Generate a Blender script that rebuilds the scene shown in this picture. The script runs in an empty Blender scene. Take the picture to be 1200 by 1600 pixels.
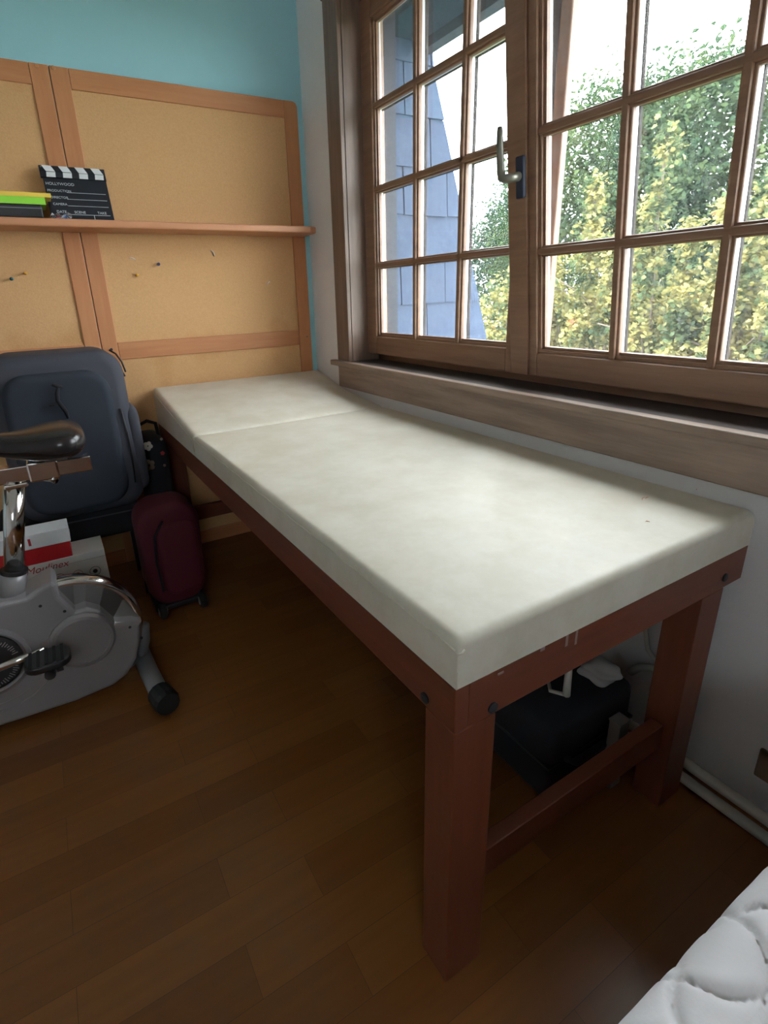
import bpy, bmesh, math, random
import numpy as np
from mathutils import Vector, Matrix

random.seed(7)
rng = np.random.default_rng(11)
PI = math.pi
SC = bpy.context.scene
COL = SC.collection

# ------------------------------------------------------------------ camera
CR = Matrix(((0.8644651, 0.1948802, -0.4633809), (-0.5015207, 0.2714344, -0.8214623), (-0.0343093, 0.9425206, 0.332382)))
CC = Vector((-1.2282355, -2.6212645, 1.2084772))
CF, CX, CY = 824.4785, 600 - 42.3415, 800 - 48.7714
cam_d = bpy.data.cameras.new('camera')
cam = bpy.data.objects.new('camera', cam_d)
COL.objects.link(cam)
cam.matrix_world = Matrix.Translation(CC) @ CR.to_4x4()
cam_d.sensor_fit = 'VERTICAL'
cam_d.sensor_height = 24.0
cam_d.lens = CF / 1600 * 24.0
cam_d.shift_x = 42.3415 / 1600
cam_d.shift_y = -48.7714 / 1600
cam_d.clip_start = 0.02
cam_d.clip_end = 300
SC.camera = cam

# ------------------------------------------------------------------ sky, exposure
w = bpy.data.worlds.new('overcast_sky'); SC.world = w; w.use_nodes = True
bg = w.node_tree.nodes['Background']
bg.inputs['Color'].default_value = (0.93, 0.97, 1.0, 1)
bg.inputs['Strength'].default_value = 15.0
SC.view_settings.view_transform = 'Standard'
SC.view_settings.look = 'None'
SC.view_settings.exposure = 0.0
SC.view_settings.gamma = 1.0
SC.view_settings.use_curve_mapping = False
try:
    SC.cycles.max_bounces = 10
    SC.cycles.diffuse_bounces = 6
    SC.cycles.transparent_max_bounces = 24
    SC.cycles.sample_clamp_indirect = 8
except Exception:
    pass


def at(px, py, axis, val):
    """The point of the place that the photograph shows at a pixel, on the plane axis = val (used to measure sizes)."""
    d = CR @ Vector(((px - CX) / CF, -(py - CY) / CF, -1.0))
    i = 'xyz'.index(axis)
    return CC + d * ((val - CC[i]) / d[i])


# ------------------------------------------------------------------ materials
def mat(name, color, rough=0.6, metal=0.0, spec=0.5, noise=None, bump=None, coat=0.0, sheen=0.0):
    """noise = (scale, second colour, amount, (sx,sy,sz)); bump = (scale, strength, distance)."""
    m = bpy.data.materials.new(name); m.use_nodes = True
    nt = m.node_tree; b = nt.nodes['Principled BSDF']
    b.inputs['Base Color'].default_value = (*color, 1)
    b.inputs['Roughness'].default_value = rough
    b.inputs['Metallic'].default_value = metal
    b.inputs['Specular IOR Level'].default_value = spec
    b.inputs['Coat Weight'].default_value = coat
    b.inputs['Sheen Weight'].default_value = sheen
    tc = nt.nodes.new('ShaderNodeTexCoord')
    if noise:
        mp = nt.nodes.new('ShaderNodeMapping'); nt.links.new(tc.outputs['Object'], mp.inputs['Vector'])
        mp.inputs['Scale'].default_value = noise[3] if len(noise) > 3 else (1, 1, 1)
        n = nt.nodes.new('ShaderNodeTexNoise'); n.inputs['Scale'].default_value = noise[0]; n.inputs['Detail'].default_value = 6
        n.inputs['Roughness'].default_value = 0.65
        nt.links.new(mp.outputs['Vector'], n.inputs['Vector'])
        r = nt.nodes.new('ShaderNodeValToRGB')
        r.color_ramp.elements[0].position = 0.5 - 0.25 / max(noise[2], 0.01) * 0.5
        r.color_ramp.elements[1].position = 0.5 + 0.25 / max(noise[2], 0.01) * 0.5
        r.color_ramp.elements[0].color = (*color, 1); r.color_ramp.elements[1].color = (*noise[1], 1)
        nt.links.new(n.outputs['Fac'], r.inputs['Fac']); nt.links.new(r.outputs['Color'], b.inputs['Base Color'])
    if bump:
        n2 = nt.nodes.new('ShaderNodeTexNoise'); n2.inputs['Scale'].default_value = bump[0]; n2.inputs['Detail'].default_value = 4
        nt.links.new(tc.outputs['Object'], n2.inputs['Vector'])
        bp = nt.nodes.new('ShaderNodeBump'); bp.inputs['Strength'].default_value = bump[1]; bp.inputs['Distance'].default_value = bump[2]
        nt.links.new(n2.outputs['Fac'], bp.inputs['Height']); nt.links.new(bp.outputs['Normal'], b.inputs['Normal'])
    return m


def wood(name, c1, c2, rough=0.45, axis='y', scale=1.0, spec=0.5):
    s = {'x': (1.2, 14, 14), 'y': (14, 1.2, 14), 'z': (14, 14, 1.2)}[axis]
    s = tuple(v * scale for v in s)
    return mat(name, c1, rough, noise=(2.2, c2, 0.7, s), bump=(90, 0.12, 0.002), spec=spec)


M = {}
M['blue_paint'] = mat('blue_paint', (0.33, 0.62, 0.70), 0.85, noise=(3, (0.36, 0.65, 0.73), .5), bump=(60, .15, .002))
M['white_paint'] = mat('white_paint', (0.78, 0.78, 0.80), 0.9, noise=(4, (0.83, 0.82, 0.83), .5), bump=(220, .3, .002))
M['ceiling_paint'] = mat('ceiling_paint', (0.86, 0.86, 0.86), 0.9, bump=(80, .1, .002))
M['rail_wood'] = wood('rail_wood', (0.48, 0.19, 0.075), (0.55, 0.245, 0.105), .5, 'x')
M['stile_wood'] = wood('stile_wood', (0.48, 0.19, 0.075), (0.55, 0.245, 0.105), .5, 'z')
M['shelf_wood'] = wood('shelf_wood', (0.50, 0.21, 0.10), (0.58, 0.27, 0.14), .45, 'x')
M['dark_wood'] = wood('dark_wood', (0.15, 0.098, 0.072), (0.25, 0.17, 0.13), .45, 'y')
M['dark_wood_z'] = wood('dark_wood_z', (0.15, 0.098, 0.072), (0.25, 0.17, 0.13), .45, 'z')
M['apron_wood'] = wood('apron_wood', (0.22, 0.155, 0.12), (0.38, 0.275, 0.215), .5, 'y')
M['sill_wood_shaded'] = wood('sill_wood_shaded', (0.045, 0.032, 0.030), (0.075, 0.054, 0.05), .6, 'y')  # sill wood darkened to paint in the shade on the sill top
M['sash_wood'] = wood('sash_wood', (0.21, 0.112, 0.068), (0.31, 0.175, 0.108), .38, 'y')
M['table_wood'] = wood('table_wood', (0.125, 0.033, 0.015), (0.17, 0.047, 0.022), .45, 'y')
M['table_wood_x'] = wood('table_wood_x', (0.125, 0.033, 0.015), (0.17, 0.047, 0.022), .45, 'x')
M['table_wood_z'] = wood('table_wood_z', (0.125, 0.033, 0.015), (0.17, 0.047, 0.022), .45, 'z')
M['chrome'] = mat('chrome', (0.75, 0.74, 0.73), .12, 1.0)
M['steel'] = mat('steel', (0.20, 0.15, 0.12), .45, .6, bump=(40, .05, .001))  # brown tint painted in for the floor's reflection on the flywheel plate
M['silver_plastic'] = mat('silver_plastic', (0.25, 0.24, 0.25), .36, .25, bump=(500, .05, .0005))
M['grey_metal'] = mat('grey_metal', (0.20, 0.20, 0.21), .4, .4)
M['black_plastic'] = mat('black_plastic', (0.012, 0.012, 0.014), .45)
M['black_rubber'] = mat('black_rubber', (0.01, 0.01, 0.011), .8)
M['black_vinyl'] = mat('black_vinyl', (0.018, 0.015, 0.016), .25, bump=(300, .05, .0005))
M['black_bolt'] = mat('black_bolt', (0.015, 0.018, 0.025), .5, .3)
M['backpack_cloth'] = mat('backpack_cloth', (0.014, 0.019, 0.031), .85, bump=(700, .25, .001), noise=(5, (0.019, 0.025, 0.038), .5))
M['backpack_edge'] = mat('backpack_edge', (0.045, 0.047, 0.062), .8, bump=(700, .2, .001))
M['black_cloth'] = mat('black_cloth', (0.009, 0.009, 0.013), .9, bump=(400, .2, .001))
M['red_cloth'] = mat('red_cloth', (0.075, 0.003, 0.013), .8, bump=(400, .2, .001))
M['navy_cloth'] = mat('navy_cloth', (0.007, 0.008, 0.014), .75, bump=(300, .2, .001))
M['white_card'] = mat('white_card', (0.62, 0.62, 0.64), .5)
M['box_card'] = mat('box_card', (0.62, 0.60, 0.58), .55)
M['red_card'] = mat('red_card', (0.42, 0.010, 0.016), .45)
M['red_ink'] = mat('red_ink', (0.42, 0.02, 0.03), .6)
M['dark_ink'] = mat('dark_ink', (0.05, 0.025, 0.035), .6)
M['grey_ink'] = mat('grey_ink', (0.30, 0.27, 0.28), .6)
M['slate_black'] = mat('slate_black', (0.010, 0.012, 0.02), .5)
M['clap_white'] = mat('clap_white', (0.75, 0.77, 0.80), .5)
M['clap_text'] = mat('clap_text', (0.62, 0.65, 0.70), .6)
M['yellow'] = mat('yellow', (0.85, 0.60, 0.08), .5)
M['green'] = mat('green', (0.28, 0.70, 0.05), .5)
M['blue_pin'] = mat('blue_pin', (0.02, 0.03, 0.12), .3)
M['teal_pin'] = mat('teal_pin', (0.01, 0.09, 0.10), .3)
M['yellow_pin'] = mat('yellow_pin', (0.75, 0.40, 0.04), .3)
M['white_plastic'] = mat('white_plastic', (0.62, 0.61, 0.57), .5)
M['pipe_paint'] = mat('pipe_paint', (0.50, 0.49, 0.44), .45)
M['orange_ink'] = mat('orange_ink', (.62, .25, .13), .6)
M['tan_plastic'] = mat('tan_plastic', (0.22, 0.15, 0.10), .5)
M['alu'] = mat('alu', (0.85, 0.86, 0.87), .35, .6)
M['handle_metal'] = mat('handle_metal', (0.22, 0.21, 0.175), .4, .6)
M['handle_plate'] = mat('handle_plate', (0.02, 0.035, 0.07), .5)
M['outer_paint'] = mat('outer_paint', (0.035, 0.026, 0.024), .7, spec=.2)
M['sealant'] = mat('sealant', (0.02, 0.022, 0.035), .7)
M['carton_grey'] = mat('carton_grey', (0.16, 0.15, 0.14), .7)
M['dull_cloth'] = mat('dull_cloth', (0.30, 0.29, 0.28), .9)
M['paint_spot'] = mat('paint_spot', (0.33, 0.25, 0.24), .7)
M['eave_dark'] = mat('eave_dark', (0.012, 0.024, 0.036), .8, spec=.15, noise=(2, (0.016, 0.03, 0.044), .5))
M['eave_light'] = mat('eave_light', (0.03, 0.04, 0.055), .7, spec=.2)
M['bark'] = mat('bark', (0.09, 0.065, 0.045), .9, noise=(8, (0.14, 0.11, 0.08), .6), bump=(30, .5, .02))
M['lawn'] = mat('lawn', (0.05, 0.09, 0.025), .95, noise=(1.5, (0.09, 0.12, 0.04), .6))

# fibreboard: fine mottled tan
m = mat('cork', (0.59, 0.335, 0.145), .85, noise=(150, (0.67, 0.40, 0.19), .55), bump=(200, .5, .002)); M['cork'] = m
nt = m.node_tree; b = nt.nodes['Principled BSDF']
tc = nt.nodes.new('ShaderNodeTexCoord'); n = nt.nodes.new('ShaderNodeTexNoise'); n.inputs['Scale'].default_value = 2.6; n.inputs['Detail'].default_value = 3
nt.links.new(tc.outputs['Object'], n.inputs['Vector'])
r = nt.nodes.new('ShaderNodeValToRGB'); r.color_ramp.elements[0].position = .60; r.color_ramp.elements[1].position = .72
r.color_ramp.elements[0].color = (1, 1, 1, 1); r.color_ramp.elements[1].color = (.86, .78, .68, 1)
mx = nt.nodes.new('ShaderNodeMixRGB'); mx.blend_type = 'MULTIPLY'; mx.inputs['Fac'].default_value = 1
src = b.inputs['Base Color'].links[0].from_socket
nt.links.new(n.outputs['Fac'], r.inputs['Fac']); nt.links.new(src, mx.inputs[1]); nt.links.new(r.outputs['Color'], mx.inputs[2]); nt.links.new(mx.outputs[0], b.inputs['Base Color'])

# treatment-table vinyl: cream, worn
m = mat('cream_vinyl', (0.60, 0.555, 0.455), .42, spec=.35, noise=(9, (0.69, 0.655, 0.57), .9), bump=(420, .12, .0006)); M['cream_vinyl'] = m
nt = m.node_tree; b = nt.nodes['Principled BSDF']
tc = nt.nodes.new('ShaderNodeTexCoord'); n = nt.nodes.new('ShaderNodeTexNoise'); n.inputs['Scale'].default_value = 9; n.inputs['Detail'].default_value = 8; n.inputs['Roughness'].default_value = .7
nt.links.new(tc.outputs['Object'], n.inputs['Vector'])
mr = nt.nodes.new('ShaderNodeMapRange'); mr.inputs['From Min'].default_value = .35; mr.inputs['From Max'].default_value = .65; mr.inputs['To Min'].default_value = .38; mr.inputs['To Max'].default_value = .56
nt.links.new(n.outputs['Fac'], mr.inputs['Value']); nt.links.new(mr.outputs['Result'], b.inputs['Roughness'])

# parquet laminate
m = mat('parquet', (0.2, 0.08, 0.025), .3); M['parquet'] = m
nt = m.node_tree; b = nt.nodes['Principled BSDF']
tc = nt.nodes.new('ShaderNodeTexCoord'); br = nt.nodes.new('ShaderNodeTexBrick')
nt.links.new(tc.outputs['Object'], br.inputs['Vector'])
br.offset = 0.37; br.offset_frequency = 2; br.squash = 1.0
br.inputs['Scale'].default_value = 1.0; br.inputs['Brick Width'].default_value = .47; br.inputs['Row Height'].default_value = .1
br.inputs['Mortar Size'].default_value = .0006; br.inputs['Mortar Smooth'].default_value = .3
br.inputs['Color1'].default_value = (0.17, 0.062, 0.015, 1); br.inputs['Color2'].default_value = (0.235, 0.096, 0.026, 1); br.inputs['Mortar'].default_value = (0.10, 0.04, 0.015, 1)
mp = nt.nodes.new('ShaderNodeMapping'); mp.inputs['Scale'].default_value = (2, 26, 1); nt.links.new(tc.outputs['Object'], mp.inputs['Vector'])
n = nt.nodes.new('ShaderNodeTexNoise'); n.inputs['Scale'].default_value = 1.5; n.inputs['Detail'].default_value = 5; nt.links.new(mp.outputs['Vector'], n.inputs['Vector'])
mr = nt.nodes.new('ShaderNodeMapRange'); mr.inputs['To Min'].default_value = .78; mr.inputs['To Max'].default_value = 1.2; nt.links.new(n.outputs['Fac'], mr.inputs['Value'])
mx = nt.nodes.new('ShaderNodeVectorMath'); mx.operation = 'SCALE'
nt.links.new(br.outputs['Color'], mx.inputs[0]); nt.links.new(mr.outputs['Result'], mx.inputs['Scale']); nt.links.new(mx.outputs['Vector'], b.inputs['Base Color'])
n = nt.nodes.new('ShaderNodeTexNoise'); n.inputs['Scale'].default_value = 5; nt.links.new(tc.outputs['Object'], n.inputs['Vector'])
mr = nt.nodes.new('ShaderNodeMapRange'); mr.inputs['To Min'].default_value = .22; mr.inputs['To Max'].default_value = .38; nt.links.new(n.outputs['Fac'], mr.inputs['Value'])
b.inputs['Roughness'].default_value = .3
b.inputs['Specular IOR Level'].default_value = .4

# quilted cotton
m = mat('quilt_cotton', (0.87, 0.85, 0.88), .9, bump=(150, .25, .001)); M['quilt_cotton'] = m
# weathered slate
m = mat('slate', (0.036, 0.053, 0.092), .8, spec=.12, noise=(6, (0.052, 0.074, 0.120), .5), bump=(25, .35, .006)); M['slate'] = m
M['slate_joint'] = mat('slate_joint', (0.03, 0.035, 0.035), .9)

# thin window glass: mirror reflection by Fresnel over clear transmission
m = bpy.data.materials.new('window_glass'); m.use_nodes = True; nt = m.node_tree; nt.nodes.remove(nt.nodes['Principled BSDF'])
out = nt.nodes['Material Output']; tr = nt.nodes.new('ShaderNodeBsdfTransparent'); tr.inputs['Color'].default_value = (.95, .97, .97, 1)
gl = nt.nodes.new('ShaderNodeBsdfGlossy'); gl.inputs['Roughness'].default_value = 0.02
lw = nt.nodes.new('ShaderNodeLayerWeight'); lw.inputs['Blend'].default_value = .5
pw = nt.nodes.new('ShaderNodeMath'); pw.operation = 'POWER'; pw.inputs[1].default_value = 5; nt.links.new(lw.outputs['Facing'], pw.inputs[0])
ml = nt.nodes.new('ShaderNodeMath'); ml.operation = 'MULTIPLY_ADD'; ml.inputs[1].default_value = .92; ml.inputs[2].default_value = .04; nt.links.new(pw.outputs[0], ml.inputs[0])
# pale veil put in for the haze over the view, mottled like drops
veil = nt.nodes.new('ShaderNodeBsdfTranslucent'); veil.inputs['Color'].default_value = (.9, .92, .95, 1)
tcg = nt.nodes.new('ShaderNodeTexCoord'); mpg = nt.nodes.new('ShaderNodeMapping'); mpg.inputs['Scale'].default_value = (60, 60, 14); nt.links.new(tcg.outputs['Object'], mpg.inputs['Vector'])
ng = nt.nodes.new('ShaderNodeTexNoise'); ng.inputs['Scale'].default_value = 1.6; ng.inputs['Detail'].default_value = 3; nt.links.new(mpg.outputs['Vector'], ng.inputs['Vector'])
mg = nt.nodes.new('ShaderNodeMapRange'); mg.inputs['From Min'].default_value = .45; mg.inputs['From Max'].default_value = .75; mg.inputs['To Min'].default_value = .007; mg.inputs['To Max'].default_value = .018; nt.links.new(ng.outputs['Fac'], mg.inputs['Value'])
md = nt.nodes.new('ShaderNodeMixShader'); nt.links.new(mg.outputs['Result'], md.inputs['Fac']); nt.links.new(tr.outputs[0], md.inputs[1]); nt.links.new(veil.outputs[0], md.inputs[2])
mixs = nt.nodes.new('ShaderNodeMixShader')
nt.links.new(ml.outputs[0], mixs.inputs['Fac']); nt.links.new(md.outputs[0], mixs.inputs[1]); nt.links.new(gl.outputs[0], mixs.inputs[2]); nt.links.new(mixs.outputs[0], out.inputs['Surface'])
M['glass'] = m
# clear crumpled film
m = bpy.data.materials.new('clear_film'); m.use_nodes = True; nt = m.node_tree; nt.nodes.remove(nt.nodes['Principled BSDF'])
out = nt.nodes['Material Output']; tr = nt.nodes.new('ShaderNodeBsdfTransparent')
gl = nt.nodes.new('ShaderNodeBsdfPrincipled'); gl.inputs['Base Color'].default_value = (.7, .72, .75, 1); gl.inputs['Roughness'].default_value = .15
mixs = nt.nodes.new('ShaderNodeMixShader'); mixs.inputs['Fac'].default_value = .45
nt.links.new(tr.outputs[0], mixs.inputs[1]); nt.links.new(gl.outputs[0], mixs.inputs[2]); nt.links.new(mixs.outputs[0], out.inputs['Surface'])
M['clear_film'] = m


def leaf_mat(name, cols, nscale=2.0):
    m = bpy.data.materials.new(name); m.use_nodes = True; nt = m.node_tree; nt.nodes.remove(nt.nodes['Principled BSDF'])
    out = nt.nodes['Material Output']; g = nt.nodes.new('ShaderNodeNewGeometry'); r = nt.nodes.new('ShaderNodeValToRGB')
    tc = nt.nodes.new('ShaderNodeTexCoord'); nn = nt.nodes.new('ShaderNodeTexNoise'); nn.inputs['Scale'].default_value = nscale; nn.inputs['Detail'].default_value = 3
    nt.links.new(tc.outputs['Object'], nn.inputs['Vector'])
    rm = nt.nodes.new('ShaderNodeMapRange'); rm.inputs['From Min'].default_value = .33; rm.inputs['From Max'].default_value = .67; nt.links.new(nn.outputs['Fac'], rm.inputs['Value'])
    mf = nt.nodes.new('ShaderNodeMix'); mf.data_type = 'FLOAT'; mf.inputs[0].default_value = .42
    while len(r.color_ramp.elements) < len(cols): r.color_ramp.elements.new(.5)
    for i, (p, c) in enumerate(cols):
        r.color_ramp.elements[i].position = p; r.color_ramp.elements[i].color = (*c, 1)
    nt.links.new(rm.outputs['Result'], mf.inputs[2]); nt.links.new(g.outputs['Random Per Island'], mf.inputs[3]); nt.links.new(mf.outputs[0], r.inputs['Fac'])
    d = nt.nodes.new('ShaderNodeBsdfDiffuse'); t = nt.nodes.new('ShaderNodeBsdfTranslucent'); mi = nt.nodes.new('ShaderNodeMixShader'); mi.inputs['Fac'].default_value = .35
    nt.links.new(r.outputs['Color'], d.inputs['Color']); nt.links.new(r.outputs['Color'], t.inputs['Color'])
    nt.links.new(d.outputs[0], mi.inputs[1]); nt.links.new(t.outputs[0], mi.inputs[2]); nt.links.new(mi.outputs[0], out.inputs['Surface'])
    return m


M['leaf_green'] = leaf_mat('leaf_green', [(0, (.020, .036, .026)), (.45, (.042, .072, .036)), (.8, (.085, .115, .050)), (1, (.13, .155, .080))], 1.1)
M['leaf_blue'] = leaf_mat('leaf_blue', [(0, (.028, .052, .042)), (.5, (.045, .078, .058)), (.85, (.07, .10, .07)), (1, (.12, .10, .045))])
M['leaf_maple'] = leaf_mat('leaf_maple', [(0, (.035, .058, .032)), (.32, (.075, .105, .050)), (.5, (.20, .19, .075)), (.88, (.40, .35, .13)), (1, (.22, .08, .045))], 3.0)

# ------------------------------------------------------------------ helpers
def setp(o, label=None, cat=None, group=None, kind=None):
    if label: o['label'] = label
    if cat: o['category'] = cat
    if group: o['group'] = group
    if kind: o['kind'] = kind
    return o


def obj(name, bm, material, parent=None, smooth=False, loc=None, rot=None):
    me = bpy.data.meshes.new(name)
    if isinstance(bm, bmesh.types.BMesh):
        bmesh.ops.recalc_face_normals(bm, faces=bm.faces)
        bm.to_mesh(me); bm.free()
    else:
        me = bm
    if material: me.materials.append(M[material] if isinstance(material, str) else material)
    if smooth:
        me.polygons.foreach_set('use_smooth', [True] * len(me.polygons))
    o = bpy.data.objects.new(name, me); COL.objects.link(o)
    if parent: o.parent = parent
    if loc: o.location = loc
    if rot: o.rotation_euler = rot
    return o


def empty(name, loc=(0, 0, 0), rz=0.0, rot=None):
    o = bpy.data.objects.new(name, None); COL.objects.link(o); o.location = loc
    o.rotation_euler = rot if rot else (0, 0, rz); o.empty_display_size = .05
    return o


def B(): return bmesh.new()


def box(bm, x0, x1, y0, y1, z0, z1, bev=0.0, seg=2):
    t = bmesh.new()
    bmesh.ops.create_cube(t, size=1.0)
    for v in t.verts:
        v.co = Vector(((x0 + x1) / 2 + v.co.x * (x1 - x0), (y0 + y1) / 2 + v.co.y * (y1 - y0), (z0 + z1) / 2 + v.co.z * (z1 - z0)))
    if bev: bmesh.ops.bevel(t, geom=t.edges[:], offset=bev, segments=seg, affect='EDGES', profile=.5)
    me = bpy.data.meshes.new('tmp'); t.to_mesh(me); t.free(); bm.from_mesh(me); bpy.data.meshes.remove(me)
    return bm


def prism(bm, pts, axis, a, b2, bev=0.0, seg=3):
    """2-D outline (list of pairs) extruded along axis from a to b2."""
    t = bmesh.new()
    def P(u, v, s):
        return {'x': (s, u, v), 'y': (u, s, v), 'z': (u, v, s)}[axis]
    v0 = [t.verts.new(P(u, v, a)) for u, v in pts]; v1 = [t.verts.new(P(u, v, b2)) for u, v in pts]
    n = len(pts)
    f0 = t.faces.new(v0); f1 = t.faces.new(list(reversed(v1)))
    for i in range(n): t.faces.new((v0[i], v1[i], v1[(i + 1) % n], v0[(i + 1) % n]))
    bmesh.ops.recalc_face_normals(t, faces=t.faces)
    if bev:
        ed = [e for e in t.edges if (e.verts[0] in v0) == (e.verts[1] in v0)]
        bmesh.ops.bevel(t, geom=ed, offset=bev, segments=seg, affect='EDGES', profile=.5)
    me = bpy.data.meshes.new('tmp'); t.to_mesh(me); t.free(); bm.from_mesh(me); bpy.data.meshes.remove(me)
    return bm


def rrect(x0, x1, y0, y1, r, n=6):
    pts = []
    for cx, cy, a0 in ((x1 - r, y1 - r, 0), (x0 + r, y1 - r, PI / 2), (x0 + r, y0 + r, PI), (x1 - r, y0 + r, 3 * PI / 2)):
        for i in range(n + 1):
            a = a0 + PI / 2 * i / n
            pts.append((cx + r * math.cos(a), cy + r * math.sin(a)))
    return pts


def tube(bm, pts, r, seg=12, closed=False, caps=True):
    pts = [Vector(p) for p in pts]; n = len(pts); rs = r if isinstance(r, (list, tuple)) else [r] * n
    rings = []; up = None
    for i, p in enumerate(pts):
        if closed: d = pts[(i + 1) % n] - pts[i - 1]
        else: d = pts[min(i + 1, n - 1)] - pts[max(i - 1, 0)]
        d.normalize()
        if up is None:
            up = Vector((0, 0, 1)) if abs(d.z) < .9 else Vector((1, 0, 0))
        u = (up - d * up.dot(d)).normalized(); v = d.cross(u); up = u
        rings.append([bm.verts.new(p + (u * math.cos(2 * PI * k / seg) + v * math.sin(2 * PI * k / seg)) * rs[i]) for k in range(seg)])
    m_ = n if closed else n - 1
    for i in range(m_):
        a, b_ = rings[i], rings[(i + 1) % n]
        for k in range(seg): bm.faces.new((a[k], a[(k + 1) % seg], b_[(k + 1) % seg], b_[k]))
    if caps and not closed:
        bm.faces.new(list(reversed(rings[0]))); bm.faces.new(rings[-1])
    return bm


def lathe(bm, prof, c, axis='z', seg=32):
    """profile of (radius, height) about an axis through c."""
    rings = []
    for r_, h in prof:
        ring = []
        for k in range(seg):
            a = 2 * PI * k / seg; u, v = r_ * math.cos(a), r_ * math.sin(a)
            ring.append(bm.verts.new(Vector(c) + Vector({'x': (h, u, v), 'y': (u, h, v), 'z': (u, v, h)}[axis])))
        rings.append(ring)
    for i in range(len(rings) - 1):
        for k in range(seg): bm.faces.new((rings[i][k], rings[i][(k + 1) % seg], rings[i + 1][(k + 1) % seg], rings[i + 1][k]))
    bm.faces.new(list(reversed(rings[0]))); bm.faces.new(rings[-1])
    return bm


def text(name, s, size, mtx, material, parent, extrude=.0004, shear=0.0):
    cu = bpy.data.curves.new(name + '_curve', 'FONT'); cu.body = s; cu.size = size; cu.extrude = extrude; cu.shear = shear
    to = bpy.data.objects.new(name + '_tmp', cu); COL.objects.link(to)
    dg = bpy.context.evaluated_depsgraph_get(); dg.update()
    me = bpy.data.meshes.new_from_object(to.evaluated_get(dg))
    bpy.data.objects.remove(to); bpy.data.curves.remove(cu)
    me.transform(mtx); me.name = name
    me.materials.clear()
    return obj(name, me, material, parent)


# ------------------------------------------------------------------ room shell
XW = 0.03           # inner face of the window wall
YJ0, YJ1 = -0.395, -2.385      # window opening
ZS, ZH = 0.905, 2.33
ZC = 2.62
X0, Y0 = -3.3, -4.6
WT = .22            # wall thickness

setp(obj('floor', box(B(), X0 - .1, XW + .0, Y0 - .1, 0, -.12, 0), 'parquet'), kind='structure')
setp(obj('ceiling', box(B(), X0 - .1, XW + WT, Y0 - .1, .1, ZC, ZC + .12), 'ceiling_paint'), kind='structure')
setp(obj('wall_back', box(B(), X0 - .1, XW, 0, .15, -.12, ZC), 'blue_paint'), kind='structure')
setp(obj('wall_left', box(B(), X0 - .12, X0, Y0, 0, 0, ZC), 'white_paint'), kind='structure')
bm = B()
box(bm, XW, XW + WT, YJ0, .15, -.12, ZC)
box(bm, XW, XW + WT, Y0 - .1, YJ1, -.12, ZC)
box(bm, XW, XW + WT, YJ1, YJ0, -.12, ZS - .03)
box(bm, XW, XW + WT, YJ1, YJ0, ZH, ZC)
setp(obj('wall_right', bm, 'white_paint'), kind='structure')
# wall behind the viewer, with an added, unseen window to brighten the room
bm = B()
BX0, BX1, BZ0, BZ1 = -2.5, -1.75, 1.35, 2.2
box(bm, X0 - .1, BX0, Y0 - .14, Y0, 0, ZC); box(bm, BX1, XW + WT, Y0 - .14, Y0, 0, ZC)
box(bm, BX0, BX1, Y0 - .14, Y0, 0, BZ0); box(bm, BX0, BX1, Y0 - .14, Y0, BZ1, ZC)
setp(obj('wall_front', bm, 'white_paint'), kind='structure')
w2 = empty('fill_window', ((BX0 + BX1) / 2, Y0 - .07, BZ0)); setp(w2, kind='structure')
bm = B(); hw = (BX1 - BX0) / 2; hh = BZ1 - BZ0
box(bm, -hw, -hw + .05, -.03, .03, 0, hh); box(bm, hw - .05, hw, -.03, .03, 0, hh)
box(bm, -hw, hw, -.03, .03, 0, .05); box(bm, -hw, hw, -.03, .03, hh - .05, hh)
obj('fill_window_frame', bm, 'sash_wood', w2)
obj('window_glass', box(B(), -hw + .05, hw - .05, -.002, .002, .05, hh - .05), 'glass', w2)

# ------------------------------------------------------------------ window 1 (the big one)
XS = 0.115          # inner face of the closed sash
win = empty('window_1', (XS, YJ0, ZS)); setp(win, kind='structure')
off = Vector((-XS, -YJ0, -ZS))


def wobj(name, bm, material, parent=win, **k):
    for v in bm.verts: v.co += off
    return obj(name, bm, material, parent, **k)


CW = .125
# casing boards on the room side
bm = B()
box(bm, XW - .02, XW + .001, YJ0, YJ0 + CW - .01, ZS - .03, ZH + .11, .003)
wobj('casing', bm, 'dark_wood_z')
bm = B(); box(bm, XW - .02, XW + .001, YJ1 - CW, YJ1, ZS - .03, ZH + .11, .003); wobj('casing', bm, 'dark_wood_z')
bm = B(); box(bm, XW - .022, XW + .001, YJ1 - CW, YJ0 + CW, ZH, ZH + .115, .003); wobj('casing', bm, 'dark_wood')
# jamb linings
bm = B(); box(bm, XW - .0, XS + .06, YJ0 - .004, YJ0 + .02, ZS - .03, ZH + .02); box(bm, XW, XS + .06, YJ1 - .02, YJ1 + .004, ZS - .03, ZH + .02)
box(bm, XW, XS + .06, YJ1, YJ0, ZH - .004, ZH + .02)
wobj('jamb_lining', bm, 'dark_wood_z')
# sill board and apron
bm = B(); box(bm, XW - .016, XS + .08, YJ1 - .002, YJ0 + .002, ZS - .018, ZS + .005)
wobj('sill', bm, 'sill_wood_shaded')
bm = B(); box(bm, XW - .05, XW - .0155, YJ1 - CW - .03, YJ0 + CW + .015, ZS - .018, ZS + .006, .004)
wobj('sill_nosing_lit', bm, 'apron_wood')  # front edge split off in lighter wood to paint its lit strip
bm = B(); box(bm, XW - .02, XW + .001, YJ1 - CW, YJ0 + CW - .012, .782, ZS - .018, .003)
wobj('apron', bm, 'apron_wood')
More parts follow.
